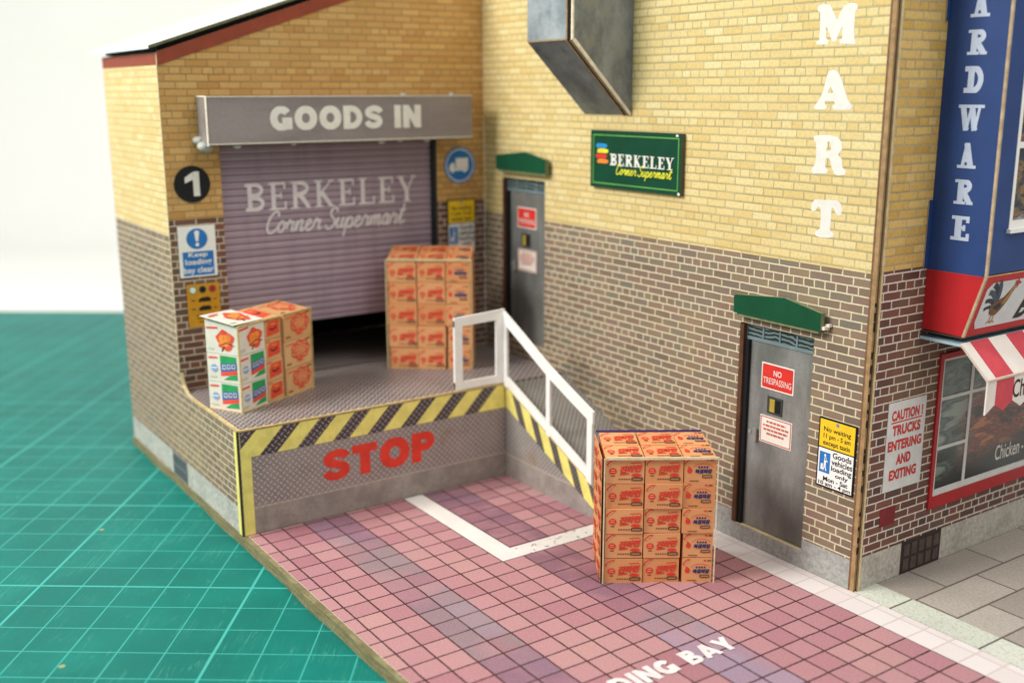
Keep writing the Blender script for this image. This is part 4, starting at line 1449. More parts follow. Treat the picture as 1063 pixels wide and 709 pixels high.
def build_signs():
    # number roundel
    r = plate("number_sign", WALL_G, -9.73, 7.87, -8.80, 8.83, .012, "round black sign with a white number 1 on buff brick", "sign", M_BLACK, .025, None, circ(-9.27, 8.35, .485))
    m = MB()
    q = lambda a, b: (-9.27 + a, 8.35 + b)
    m.flat(WALL_G, [q(.02, -.32), q(.19, -.32), q(.19, .33), q(.06, .33), q(.02, .2)], .04)
    m.flat(WALL_G, [q(-.2, .03), q(.02, .12), q(.02, .24), q(.06, .33), q(-.04, .28), q(-.2, .18)], .04)
    m.build("numeral", M_LETTER, r)
    # keep clear sign
    u0, v0, u1, v1 = -9.76, 5.86, -8.74, 7.24
    r = plate("safety_sign", WALL_G, u0, v0, u1, v1, .012, "white and blue keep loading bay clear sign with exclamation mark", "sign", M_WHITE, .02, M_EDGE_W)
    m = MB()
    m.disc(WALL_G, -9.25, 6.89, .29, .28, .034, 0)
    m.flat(WALL_G, [(-9.67, 5.9), (-8.82, 5.9), (-8.82, 6.55), (-9.67, 6.55)], .034, 0)
    m.build("blue_print", M_BLUE, r)
    m = MB()
    m.flat(WALL_G, [(-9.28, 6.82), (-9.22, 6.82), (-9.18, 7.08), (-9.25, 7.12), (-9.32, 7.08)], .036)
    m.disc(WALL_G, -9.25, 6.735, .05, .05, .036, 0, 16)
    for s, a, c, w in (("Keep", 6.37, 6.53, .26), ("loading", 6.15, 6.35, .36), ("bay clear", 5.92, 6.13, .41)):
        text(m, WALL_G, s, -9.25 - w, a, -9.25 + w, c, .036, 0, .015)
    m.build("lettering", M_WHITE, r)
    # signal board
    u0, v0, u1, v1 = -9.63, 4.48, -8.72, 5.66
    r = plate("signal_board", WALL_G, u0, v0, u1, v1, .012, "yellow dock signal board with three round lamps under the blue sign", "sign", paper('c98f24', .5, .08, 3), .02, M_BLACK)
    m = MB()
    for u, k in ((-9.46, 0), (-9.19, 1), (-8.92, 2)):
        m.disc(WALL_G, u, 5.5, .105, .105, .034, 3, 20)
        m.disc(WALL_G, u, 5.5, .085, .085, .036, k, 20)
    m.build("lamp", [paper('dfeede', .4), M_BLACK, paper('b0261c', .4), paper('4d6a48', .5)], r)
    m = MB()
    for v in (5.22, 4.98):
        for a, b in ((-9.32, -8.98),):
            m.flat(WALL_G, [(a, v - .06), (b, v - .06), (b, v + .03), (b - .06, v + .07), (a + .1, v + .07), (a, v + .02)], .034)
        m.flat(WALL_G, [(-9.52, v - .02), (-9.42, v - .02), (-9.42, v + .01), (-9.52, v + .01)], .034)
        m.flat(WALL_G, [(-8.9, v - .02), (-8.82, v - .02), (-8.82, v + .01), (-8.9, v + .01)], .034)
    m.flat(WALL_G, [(-9.4, 4.78), (-8.95, 4.78), (-8.95, 4.81), (-9.4, 4.81)], .034)
    m.flat(WALL_G, [(-9.4, 4.7), (-8.95, 4.7), (-8.95, 4.72), (-9.4, 4.72)], .034)
    m.flat(WALL_G, [(-9.35, 4.6), (-9.05, 4.6), (-9.05, 4.62), (-9.35, 4.62)], .034)
    m.build("pictogram", paper('2a2016', .6), r)
    # blue vehicle roundel at the far side of the shutter
    r = plate("vehicle_sign", WALL_G, -1.46, 7.95, -.37, 9.1, .012, "round blue sign with a white lorry near the wall corner", "sign", M_BLUE, .02, None, circ(-.92, 8.52, .55))
    m = MB()
    ring = [(circ(-.92, 8.52, .50)[i], circ(-.92, 8.52, .47)[i]) for i in range(48)]
    for i in range(48):
        a, b = ring[i], ring[(i + 1) % 48]
        m.poly([WALL_G.p(*a[0], .034), WALL_G.p(*b[0], .034), WALL_G.p(*b[1], .034), WALL_G.p(*a[1], .034)])
    m.flat(WALL_G, [(-1.07, 8.44), (-.62, 8.44), (-.62, 8.74), (-1.07, 8.74)], .034)
    m.flat(WALL_G, [(-1.3, 8.36), (-.62, 8.36), (-.62, 8.43), (-1.1, 8.43), (-1.12, 8.6), (-1.22, 8.6), (-1.3, 8.5)], .034)
    m.disc(WALL_G, -1.18, 8.36, .06, .06, .036, 0, 14)
    m.disc(WALL_G, -.75, 8.36, .06, .06, .036, 0, 14)
    m.build("lorry_symbol", M_WHITE, r)
    parking_plate(WALL_G, -1.4, 5.7, -.38, 7.48, 6.74, "yellow and white no waiting plate in shade behind the tall carton stack", .012)
    parking_plate(WALL_R, 13.65, 2.15, 14.66, 3.74, 3.06, "yellow and white no waiting plate beside the street level door", .004)
    # company sign on the long wall
    u0, v0, u1, v1 = 5.5, 8.22, 9.06, 9.72
    r = plate("company_sign", WALL_R, u0, v0, u1, v1, .02, "green shop name board with coloured stripes and yellow script on buff wall", "sign", paper('0b432e', .45, .1, 2), .1, paper('5c4a38', .6))
    f = .121
    m = MB()
    b, c = .1, .135
    for q in ([(u0 + b, v0 + b), (u1 - b, v0 + b), (u1 - b, v0 + c), (u0 + b, v0 + c)], [(u0 + b, v1 - c), (u1 - b, v1 - c), (u1 - b, v1 - b), (u0 + b, v1 - b)],
              [(u0 + b, v0 + c), (u0 + c, v0 + c), (u0 + c, v1 - c), (u0 + b, v1 - c)], [(u1 - c, v0 + c), (u1 - b, v0 + c), (u1 - b, v1 - c), (u1 - c, v1 - c)]):
        m.flat(WALL_R, q, f)
    m.build("border_line", paper('5f9a4a', .5), r)
    m = MB()
    for i, (s, k) in enumerate(((5.72, 0), (5.77, 1), (5.71, 2), (5.78, 3))):
        v = 9.27 - i * .135
        m.flat(WALL_R, [(s, v + .02), (s + .05, v), (s + .42, v), (s + .48, v + .04), (s + .47, v + .09), (s + .3, v + .115), (s + .05, v + .11)], f, k)
    m.build("emblem", [paper('2a8fd0', .5), paper('e8dc3c', .5), paper('d63a30', .5), paper('e88434', .5)], r)
    m = MB()
    slab_word(m, WALL_R, "BERKELEY", 6.33, 8.83, 8.8, 9.13, f, 0, .25, .09, .06, .14)
    m.build("lettering", M_LETTER, r)
    m = MB()
    script(m, WALL_R, "Corner Supermart", 6.55, 8.5, 8.76, 8.86, f, .028)
    m.build("script_lettering", paper('e6e23c', .5), r)
    m = MB()
    m.disc(WALL_R, u1 - .07, v0 + .04, .045, .04, f, 0, 10)
    m.disc(WALL_R, u1 - .18, v1 - .05, .05, .03, f, 0, 10)
    m.build("worn_corner", M_EDGE_W, r)
    # notices on the two doors
    dfr = F((0, .13, 0), (1, 0, 0), (0, 0, 1), (0, -1, 0))
    for (x, z), where in zip(DOORS, ("the street level door", "the far door in the corner")):
        u0, v0, u1, v1 = x + .62, z + 3.54, x + 1.6, z + 4.16
        r = plate("warning_sign", dfr, u0, v0, u1, v1, .0, "red no trespassing sign on " + where, "sign", M_CREAM, .012)
        r["group"] = "warning signs on the doors"
        m = MB()
        m.flat(dfr, [(u0 + .05, v0 + .03), (u1 - .05, v0 + .03), (u1 - .03, v0 + .06), (u1 - .03, v1 - .06), (u1 - .05, v1 - .03), (u0 + .05, v1 - .03), (u0 + .03, v1 - .06), (u0 + .03, v0 + .06)], .014)
        m.build("red_panel", M_RED, r)
        m = MB()
        text(m, dfr, "NO", u0 + .37, v0 + .34, u0 + .61, v0 + .48, .016, 0, .02)
        text(m, dfr, "TRESPASSING", u0 + .07, v0 + .13, u1 - .07, v0 + .28, .016, 0, .004, 0, 1.08)
        m.build("lettering", M_LETTER, r)
        u0, v0, u1, v1 = x + .65, z + 2.23, x + 1.62, z + 2.89
        r = plate("notice_sign", dfr, u0, v0, u1, v1, .0, "small white notice with red lines under the window of " + where, "notice", M_CREAM, .012)
        r["group"] = "small notices on the doors"
        m = MB()
        for a, b, c, d in ((.02, .02, .95, .045), (.02, .615, .95, .64), (.02, .045, .045, .615), (.925, .045, .95, .615)):
            m.flat(dfr, [(u0 + a, v0 + b), (u0 + c, v0 + b), (u0 + c, v0 + d), (u0 + a, v0 + d)], .014)
        random.seed(3)
        for i, (a, b) in enumerate(((.2, .78), (.1, .87), (.12, .85), (.22, .74))):
            v = v0 + .50 - i * .095
            q = a
            while q < b:
                w = random.uniform(.05, .13)
                m.flat(dfr, [(u0 + q, v), (u0 + min(q + w, b), v), (u0 + min(q + w, b), v + .05), (u0 + q, v + .05)], .014)
                q += w + .025
        m.build("print", paper('c8604a', .6, .1, 5), r)
    # caution board on the shop corner
    u0, v0, u1, v1 = .67, 2.16, 1.99, 4.19
    r = plate("caution_sign", WALL_S, u0, v0, u1, v1, .004, "white caution sign in red capitals beside the shop window", "sign", paper('d9d9d4', .5, .06, 3), .015)
    m = MB()
    y = .79
    for s, a, b in (("CAUTION !", .10, .92), ("TRUCKS", .14, .88), ("ENTERING", .05, .94), ("AND", .3, .68), ("EXITING", .14, .86)):
        text(m, WALL_S, s, u0 + a * 1.32, v0 + y * 2.03, u0 + b * 1.32, v0 + (y + .12) * 2.03, .02, 0, .05, .0, 1.06)
        if s[0] == 'C':
            m.flat(WALL_S, [(u0 + .12, v0 + .765 * 2.03), (u0 + 1.2, v0 + .765 * 2.03), (u0 + 1.2, v0 + .78 * 2.03), (u0 + .12, v0 + .78 * 2.03)], .02)
        y -= .168
    m.build("lettering", paper('cc3a34', .5), r)


build_signs()


# ------------------------------------------------------------------ shop on the street corner
def build_shop():
    r = thing("shop_building", (SHOPX - .05, 4.5, 0), "street corner shop front with blue bay, striped awning and red framed window", "building")
    m = MB()
    m.holes(WALL_S, .08, .0, 9.2, 15.4, [], .03, 0, 1)
    m.build("wall", [M_SHOP, M_EDGE], r)
    m = MB()
    m.box((SHOPX - .0, .055, 0), (SHOPX + .012, .075, 15.4), 0)
    m.box((SHOPX - .0, .076, 0), (SHOPX + .008, .15, 15.4), 1)
    m.build("cut_edge", [M_EDGE_B, M_EDGE], r)
    m = MB()
    m.rect(WALL_S, .67, 1.35, 1.2, 1.78, .003, .008)
    m.build("red_patch", paper('7c2a2c', .6, .12, 4), r)
    m = MB()
    m.rect(WALL_S, 1.55, .02, 3.0, .79, .003, .02, 0)
    for i in range(5):
        for j in range(2):
            u, v = 1.62 + i * .275, .08 + j * .35
            m.rect(WALL_S, u, v, u + .2, v + .28, .021, .03, 1)
    m.build("air_vent", [paper('382d2b', .6, .2, 5), paper('54463f', .6, .25, 6)], r)
    # window with printed view
    w0, w1, z0, z1 = 2.36, 9.0, 1.4, 5.05
    m = MB()
    for a, b, c, d in ((w0, z0, w1, z0 + .28), (w0, z1 - .12, w1, z1), (w0, z0 + .28, w0 + .12, z1 - .12), (w1 - .12, z0 + .28, w1, z1 - .12)):
        m.rect(WALL_S, a, b, c, d, .002, .05)
    w = m.build("window", paper('b02428', .45, .08, 2), r)
    fr = F((SHOPX, 4.5, 0), (0, 1, 0), (0, 0, 1), (1, 0, 0))
    m = MB()
    for a, b, c, d in ((w0 + .12, 1.68, 6.6, 1.84), (w0 + .12, 1.84, w0 + .2, 4.93), (3.62, 1.84, 3.72, 4.93), (w0 + .2, 2.78, 3.62, 2.86), (w0 + .2, 3.95, 3.62, 4.03), (3.72, 3.95, 6.6, 4.03), (w0 + .2, 4.87, 6.6, 4.93), (6.5, 1.84, 6.6, 3.95)):
        m.rect(WALL_S, a, b, c, d, .006, .022)
    m.build("glazing_bar", paper('dcdcd6', .5, .06, 3), w)
    m = MB()
    m.rect(WALL_S, w0 + .13, 1.7, w1 - .13, z1 - .13, .0025, .005)
    n = NT("window_view_print", .22, .5)
    p, x, y, z = n.pos()
    mp = n.n('ShaderNodeMapping')
    n.link(p, mp.inputs[0])
    mp.inputs['Rotation'].default_value = (.55, 0, 0)
    mp.inputs['Scale'].default_value = (1, .6, 2.2)
    a = n.noise(mp.outputs[0], 1.0, 4, .5)
    cold = n.ramp(a, [(.34, lin('1a2422')), (.44, lin('2e3c38')), (.50, lin('5d6f68')), (.55, lin('36443f')), (.62, lin('8d998f'))])
    warm = n.ramp(n.noise(mp.outputs[0], 1.5, 5, .6), [(.36, lin('1a1412')), (.44, lin('3f1f18')), (.5, lin('8a3f2c')), (.55, lin('55281e')), (.62, lin('b4683f'))])
    dark = n.mix(n.smooth(a, .5, .7), lin('15191a'), lin('2b302e'))
    lowm = n.smooth(n.math('ADD', z, n.math('MULTIPLY', y, -.16)), 2.0, 1.35)
    c = n.mix(n.math('MULTIPLY', n.smooth(y, 3.0, 4.2), n.smooth(z, 4.3, 3.5)), cold, warm)
    c = n.mix(lowm, c, dark)
    n.color(c)
    m.build("pane", n.m, w)
    m = MB()
    text(m, WALL_S, "Chicken", 4.92, 2.06, 5.95, 2.44, .012, 0, .012)
    m.disc(WALL_S, 6.08, 2.2, .04, .04, .012, 0, 12)
    m.build("lettering", M_LETTER, w)

    # projecting bay
    BX, BY = 16.27, 1.6
    bay = bpy.data.objects.new("bay", None)
    bay.empty_display_size = .2
    C.objects.link(bay)
    bay.parent = r
    bay.location = Vector((BX - .7, 4, 6)) - Vector(r.location)
    side = F((0, BY, 0), (1, 0, 0), (0, 0, 1), (0, -1, 0))
    t = .06
    m = MB()
    m.slab(side, [(SHOPX + .01, 7.04), (BX, 7.04), (BX, 15.3), (SHOPX + .01, 15.3)], -t, 0, 0, 1)
    m.build("side_panel", [M_BAYBLUE, M_EDGE], bay)
    # two tabs that lap the wall
    m = MB()
    m.slab(F((SHOPX + .016, 0, 0), (0, 1, 0), (0, 0, 1), (1, 0, 0)), [(1.46, 7.06), (BY - .005, 7.06), (BY - .005, 8.5), (1.46, 8.5)], 0, .012, 0, 1)
    m.slab(F((SHOPX + .016, 0, 0), (0, 1, 0), (0, 0, 1), (1, 0, 0)), [(1.5, 12.1), (BY - .005, 12.1), (BY - .005, 15.2), (1.5, 15.2)], 0, .012, 0, 1)
    m.build("glue_tab", [M_BAYBLUE, M_EDGE], bay)
    m = MB()
    m.box((SHOPX + .01, 8.6, 7.04), (BX, 8.66, 15.3))
    m.build("side_panel", [M_BAYBLUE, M_EDGE], bay)
    m = MB()
    ff = F((BX, 0, 0), (0, 1, 0), (0, 0, 1), (1, 0, 0))
    m.holes(ff, BY + .02, 7.08, 8.6, 15.3, [(2.2, 7.98, 4.0, 12.0), (5.0, 7.98, 6.8, 12.0)], t, 0, 1)
    m.build("front_panel", [M_BAYBLUE, M_EDGE], bay)
    m = MB()
    for a in (2.2, 5.0):
        for q in ((a, 7.98, a + 1.8, 8.14), (a, 9.6, a + 1.8, 9.72), (a, 8.14, a + .1, 9.6), (a + 1.7, 8.14, a + 1.8, 9.6), (a, 9.72, a + .1, 11.9), (a + 1.7, 9.72, a + 1.8, 11.9), (a, 11.9, a + 1.8, 12.0)):
            m.rect(ff, *q, -.04, .012)
        m.rect(ff, a - .06, 7.9, a + 1.86, 7.98, .002, .09)
    m.build("window_frame", M_WHITE, bay)
    m = MB()
    for a in (2.2, 5.0):
        m.rect(ff, a + .02, 8.0, a + 1.78, 11.98, -.055, -.045)
    m.build("window_pane", pane_mat("bay_window_print", [(.3, '14161a'), (.45, '2a3038'), (.53, '8a6a3a'), (.58, '5a3030'), (.66, '9aa0a0'), (.8, '23242a')], 1.6), bay)
    # tapering red foot
    bx2, z2 = 15.88, 5.72
    m = MB()
    m.slab(side, [(SHOPX + .01, z2 + .02), (bx2, z2), (BX, 7.035), (SHOPX + .01, 7.035)], -t, 0, 0, 1)
    m.build("side_foot", [M_BAYRED, M_EDGE], bay)
    sl = F((bx2, 0, z2), (0, 1, 0), (BX - bx2, 0, 7.035 - z2), (7.035 - z2, 0, -(BX - bx2)))
    LH = math.hypot(BX - bx2, 7.035 - z2)
    m = MB()
    m.rect(sl, BY + .02, 0, 8.6, LH, -t, 0, 0, 1)
    m.build("fascia_sign", [M_BAYRED, M_EDGE], bay)
    m = MB()
    m.slab(sl, [(BY + .3, .16), (8.3, .16), (8.3, LH - .16), (BY + .36, LH - .16), (BY + .2, LH - .3), (BY + .2, .32)], .002, .008)
    m.build("fascia_panel", paper('cfd2d2', .5, .06, 1.5), bay)
    # cockerel emblem
    m = MB()
    e = lambda a, b: (BY + .28 + a * 1.05, .2 + b * .95)
    for k, (a, b, c, w_) in enumerate((((.42, .5), (.34, .95), (.12, 1.02), .13), ((.4, .5), (.24, .86), (.04, .84), .12), ((.38, .47), (.2, .7), (.02, .62), .1), ((.44, .55), (.44, .9), (.3, 1.08), .11), ((.38, .42), (.2, .52), (.06, .42), .08))):
        P = [Vector(e(*a)), Vector(e(*b)), Vector(e(*c))]
        m.ribbon(sl, [tuple(P[0] * (1 - t) ** 2 + P[1] * 2 * t * (1 - t) + P[2] * t * t) for t in [i / 8 for i in range(9)]], w_, .012, 0 if k % 2 else 4)
    m.flat(sl, [e(.25, .44), e(.3, .3), e(.42, .22), e(.56, .24), e(.68, .36), e(.8, .55), e(.88, .76), e(.98, .96), e(.9, 1.0), e(.78, .84), e(.64, .68), e(.5, .62), e(.36, .58)], .012, 1)
    m.flat(sl, [e(.62, .5), e(.72, .5), e(.86, .76), e(.96, .95), e(.9, .98), e(.78, .82)], .014, 2)
    m.flat(sl, [e(.34, .46), e(.52, .34), e(.64, .44), e(.56, .54)], .014, 4)
    m.flat(sl, [e(.86, .95), e(.84, 1.06), e(.9, 1.03), e(.93, 1.1), e(.97, 1.03), e(1.08, .97), e(.98, .94), e(.97, .84), e(.93, .92)], .014, 3)
    for u in (.42, .52):
        m.ribbon(sl, [e(u, .25), e(u - .01, .1), e(u + .08, .05)], .035, .012, 2)
        m.ribbon(sl, [e(u - .01, .1), e(u - .08, .05)], .03, .012, 2)
    m.build("cockerel_emblem", [paper('3a4a58', .5), paper('6e4a2c', .5, .3, 8), paper('a87a3e', .5, .2, 8), paper('a83428', .5), paper('252a30', .5)], bay)
    m = MB()
    text(m, sl, "B", BY + 1.62, .24, BY + 2.12, .82, .012, 0, .03, .35)
    m.build("lettering", M_BLACK, bay)
    m = MB()
    slabw = (('H', 12.46, 13.2), ('A', 12.14 - .0, 12.74), ('R', 11.42, 11.98 - .08), ('D', 10.68, 11.2), ('W', 9.93, 10.45), ('A', 9.19, 9.7), ('R', 8.46, 8.96), ('E', 7.72, 8.22))
    for ch, a, b in slabw:
        if ch == 'H':
            a, b = 12.88, 13.4
        if ch == 'A' and a > 12:
            a, b = 12.14, 12.66
        wd = .56 if ch == 'W' else .42
        m = MB()
        slab_word(m, side, ch, 15.585 - wd / 2, a, 15.585 + wd / 2, b, .004, 0, .29, .14, .12)
        m.build("letter", paper('b9c4d8', .5, .06, 4), bay)
    m = MB()
    m.box((BX - .03, BY - .025, 7.04), (BX + .02, BY + .03, 15.3))
    m.add([(bx2 - .03, BY - .025, z2), (bx2 + .025, BY - .025, z2), (bx2 + .025, BY + .03, z2), (bx2 - .03, BY + .03, z2),
           (BX - .03, BY - .025, 7.035), (BX + .02, BY - .025, 7.035), (BX + .02, BY + .03, 7.035), (BX - .03, BY + .03, 7.035)],
          [(3, 2, 1, 0), (4, 5, 6, 7), (0, 1, 5, 4), (1, 2, 6, 5), (2, 3, 7, 6), (3, 0, 4, 7)])
    m.build("cut_edge", M_EDGE_B if False else paper('b9a384', .7, .2, 6), bay)
    m = MB()
    m.box((SHOPX + .01, BY - .03, z2 - .03), (bx2, 8.6, z2 - .005))
    m.build("bay_floor", paper('4a4038', .7), bay)

    # striped awning below the bay
    aw = bpy.data.objects.new("awning", None)
    aw.empty_display_size = .2
    C.objects.link(aw)
    aw.parent = r
    aw.location = Vector((15.6, 4, 5)) - Vector(r.location)
    ax0, az0, ax1, az1, zv = 15.87, 5.62, 16.55, 4.93, 4.2
    m = MB()
    m.box((SHOPX + .01, BY - .05, az0 - .1), (ax0, 8.7, az0 - .04))
    m.build("ledge", paper('a9c2cc', .5), aw)
    stripes, y, k = [], BY - .05, 0
    first = .32
    while y < 8.6:
        wd = first if k == 0 else .65
        stripes.append((y, min(y + wd, 8.7), k % 2))
        y += wd
        k += 1
    cl = F((ax0, 0, az0 - .03), (0, 1, 0), (ax0 - ax1, 0, az0 - .03 - az1), (az0 - .03 - az1, 0, ax1 - ax0))
    LL = math.hypot(ax1 - ax0, az0 - .03 - az1)
    m = MB()
    for a, b, k in stripes:
        m.rect(cl, a, -LL, b, 0, -.03, 0, k)
    m.build("canvas", [paper('ece2d8', .6, .05, 2), paper('d04b55', .6, .09, 3)], aw)
    m = MB()
    vf = F((ax1, 0, 0), (0, 1, 0), (0, 0, 1), (1, 0, 0))
    for a, b, k in stripes:
        n = 4
        for i in range(n):
            p, q = a + (b - a) * i / n, a + (b - a) * (i + 1) / n
            f = lambda yy: zv + .2 * abs(((yy - BY + .05) / .65 + .5) % 1.0 - .5) * 2 * .9
            m.slab(vf, [(p, f(p)), (q, f(q)), (q, az1 - .01), (p, az1 - .01)], -.02, .01, k)
    m.build("valance", [paper('ece2d8', .6, .05, 2), paper('d04b55', .6, .09, 3)], aw)
    m = MB()
    text(m, vf, "Chicken", 2.5, 4.42, 3.75, 4.82, .014, 0, .012)
    m.build("lettering", paper('3a2a2c', .6), aw)
    m = MB()
    m.box((ax1 - .03, BY - .06, az1 - .02), (ax1 + .035, 8.7, az1 + .02))
    m.add([(ax0 - .02, BY - .065, az0 - .05), (ax0 + .03, BY - .065, az0 - .05), (ax0 + .03, BY - .045, az0 - .05), (ax0 - .02, BY - .045, az0 - .05),
           (ax1 - .03, BY - .065, az1), (ax1 + .02, BY - .065, az1), (ax1 + .02, BY - .045, az1), (ax1 - .03, BY - .045, az1)],
          [(0, 1, 2, 3), (7, 6, 5, 4), (4, 5, 1, 0), (5, 6, 2, 1), (6, 7, 3, 2), (7, 4, 0, 3)])
    m.build("cut_edge", paper('cdbfae', .7, .1, 6), aw)


build_shop()


# ------------------------------------------------------------------ stacks of cartons
def noodle_print(fr, w, h, kind):
    """ink on one carton face w x h, origin at its lower left"""
    m = MB()
    q = lambda a, b: (a * w, b * h)
    d = .006
    m.flat(fr, [q(.02, .70), q(.02, .80), q(.17, .97), q(.28, .97)], d, 0)                # corner flash
    m.flat(fr, [q(.05, .765), q(.07, .75), q(.21, .915), q(.19, .93)], d + .001, 3)
    if kind == 'red':
        m.disc(fr, .18 * w, .50 * h, .10 * w, .13 * h, d, 0, 20)
        m.ribbon(fr, [q(.12, .47), q(.24, .47)], .02 * h, d + .001, 3)
        m.ribbon(fr, [q(.13, .55), q(.23, .55)], .02 * h, d + .001, 3)
        m.flat(fr, [q(.13, .29), q(.23, .29), q(.23, .325), q(.13, .325)], d, 1)
        text(m, fr, "진라면", .36 * w, .40 * h, .94 * w, .70 * h, d, 0, .05, .25, .92, rise=.07 * h)
        m.ribbon(fr, [q(.36, .36), q(.6, .40)], .05 * h, d, 0)
        m.disc(fr, .79 * w, .335 * h, .13 * w, .07 * h, d, 0, 18)
        m.flat(fr, [q(.64, .80), q(.92, .82), q(.92, .85), q(.64, .83)], d, 0)
        for i in range(5):
            m.flat(fr, [q(.33 + i * .065, .155), q(.375 + i * .065, .155), q(.375 + i * .065, .2), q(.33 + i * .065, .2)], d, 1)
        m.flat(fr, [q(.66, .14), q(.68, .11), q(.94, .11), q(.96, .14), q(.96, .22), q(.94, .25), q(.68, .25), q(.66, .22)], d, 1)
        m.flat(fr, [q(.7, .15), q(.92, .15), q(.92, .2), q(.7, .2)], d + .001, 4)
    else:
        m.disc(fr, .18 * w, .50 * h, .08 * w, .12 * h, d, 0, 18)
        m.flat(fr, [q(.15, .6), q(.1, .68), q(.2, .64)], d, 0)
        text(m, fr, "북경짜장", .36 * w, .37 * h, .93 * w, .56 * h, d, 2, .05, .1, .95)
        for i in range(4):
            u = .46 + i * .09
            m.ribbon(fr, [q(u, .61), q(u + .06, .64)], .05 * h, d, 2)
            m.ribbon(fr, [q(u + .03, .59), q(u + .03, .68)], .025 * w, d, 2)
        m.ribbon(fr, [(a * w, b * h) for a, b in arc(.62, .55, .34, .22, 20, 160, 12)], .012 * h * 1.5, d, 0)
        m.flat(fr, [q(.72, .88), q(.8, .88), q(.8, .94), q(.72, .94)], d, 0)
        m.flat(fr, [q(.84, .885), q(.97, .885), q(.97, .93), q(.84, .93)], d, 1)
        m.flat(fr, [q(.60, .2), q(.93, .2), q(.93, .32), q(.60, .32)], d, 1)
        m.flat(fr, [q(.63, .235), q(.90, .235), q(.90, .285), q(.63, .285)], d + .001, 4)
        m.flat(fr, [q(.18, .07), q(.5, .07), q(.5, .1), q(.18, .1)], d, 1)
    return m


INKS = [M_INKRED, paper('6a4630', .6, .1, 5), M_NAVY, paper('e9b48a', .6), paper('a8825c', .6)]
_pm = {}


def attach(parent, key, maker, mats):
    """print mesh shared between identical cartons"""
    if key not in _pm:
        o = maker().build("print", mats)
        o.parent = parent
        _pm[key] = o.data
        return o
    o = bpy.data.objects.new("print", _pm[key])
    C.objects.link(o)
    o.parent = parent
    return o


LOC = (0, 0, 0)


def noodle_stack(loc, ang, label, W, D, Hh, seed, lift=0.0):
    """3 wide, 5 high, 2 deep; local x along the front, y to the back"""
    rnd = random.Random(seed)
    r = thing("carton_stack", loc, label, "carton stack", "stacks of cartons in the loading bay", ang)
    xs = [0.03, .36 * W, .70 * W, W - .03]
    hz = Hh / 5
    dy = D / 2
    for row in range(5):
        for col in range(3):
            for dep in range(2):
                w = xs[col + 1] - xs[col] - (.014 if col < 2 else .0) - rnd.uniform(0, .03)
                x = xs[col] + rnd.uniform(0, .016) + (.035 if col == 2 and row < 2 else 0)
                w -= .035 if col == 2 and row < 2 else 0
                z = row * hz
                h = hz - .012
                fy = rnd.uniform(.0, .05) + (.0 if dep == 0 else 0)
                y0 = dep * dy + (fy if dep == 0 else .0)
                y1 = (dep + 1) * dy - .012
                m = MB()
                l0, l1 = (lift * y0 / D, lift * y1 / D) if row == 4 else (0, 0)     # the lid sheet rises to the back
                e = y1 - y0
                m.add([(0, 0, 0), (w, 0, 0), (w, e, 0), (0, e, 0), (0, 0, h + l0), (w, 0, h + l0), (w, e, h + l1), (0, e, h + l1)],
                      [(3, 2, 1, 0), (4, 5, 6, 7), (0, 1, 5, 4), (1, 2, 6, 5), (2, 3, 7, 6), (3, 0, 4, 7)])
                c = m.build("carton", M_KRAFT, None)
                c.parent = r
                c.location = (x, y0, z + (rnd.uniform(0, .012) if row else 0))
                c.rotation_euler = (0, rnd.uniform(-.012, .012) if row < 4 else 0, rnd.uniform(-.012, .012))
                kind = 'blue' if col == 2 else 'red'
                if dep == 0:
                    fr = F((0, -.001, 0), (1, 0, 0), (0, 0, 1), (0, -1, 0))
                    o = attach(c, (kind, 'f', col), lambda: noodle_print(fr, w, h, kind), INKS)
                if row == 4:
                    fr2 = F((0, 0, h + l0 + .002), (1, 0, 0), (0, D, lift), (0, -lift, D))
                    attach(c, (kind, 't', col, dep, round(dy, 2)), lambda: noodle_print(fr2, w, dy - .03, kind), INKS)
                if col == 0:
                    fr3 = F((-.002, y1 - y0, 0), (0, -1, 0), (0, 0, 1), (-1, 0, 0))
                    attach(c, ('side', dep, round(dy, 2)), lambda: noodle_print(fr3, dy - .03, h, 'red'), INKS)
    # folded card edges that wrap the block
    m = MB()
    m.box((-.012, -.022, .0), (.018, .01, Hh))
    m.box((.03, -.03, Hh - .025), (W + .01, .008, Hh + .03))
    m.box((W - .015, -.015, .0), (W + .012, .01, Hh - .03))
    m.build("folded_edge", paper('dccaa6', .7, .15, 6) if seed == 3 else M_EDGE, r, LOC)
    if seed == 3:
        m = MB()
        m.box((-.03, D + .0, Hh + .0), (W - .05, D + .025, Hh + .05))
        m.build("paper_edge", paper('4b3a72', .6), r, LOC)
        m = MB()
        m.slab(F((-.05, 0, 0), (0, 1, 0), (0, 0, 1), (-1, 0, 0)), [(.02, .02), (D - .1, .02), (D - .1, Hh - .02), (.02, Hh + .0)][::-1], 0, .02)
        m.build("side_sheet", M_KRAFT, r, LOC)
        m = MB()
        fr3 = F((-.072, 0, 0), (0, -1, 0), (0, 0, 1), (-1, 0, 0))
        for i in range(5):
            for j in range(2):
                f = F((-.072, (j + 1) * dy - .1, i * hz), (0, -1, 0), (0, 0, 1), (-1, 0, 0))
                q = noodle_print(f, dy - .06, hz - .02, 'red')
                m.add(q.v, q.f)
                m.mi[-len(q.mi):] = q.mi
        m.build("print", INKS, r, LOC)
    return r


noodle_stack((11.39, -4.28, .0), math.atan2(2.07, 1.38), "nearest tall block of orange brown noodle cartons on the pink tiles", 2.49, 1.85, 2.94, 3)
noodle_stack((1.02, -4.10, PH), math.atan2(1.97, 1.55), "tall block of orange brown cartons on the deck before the shutter", 2.5, 1.2, 3.26, 5, .26)


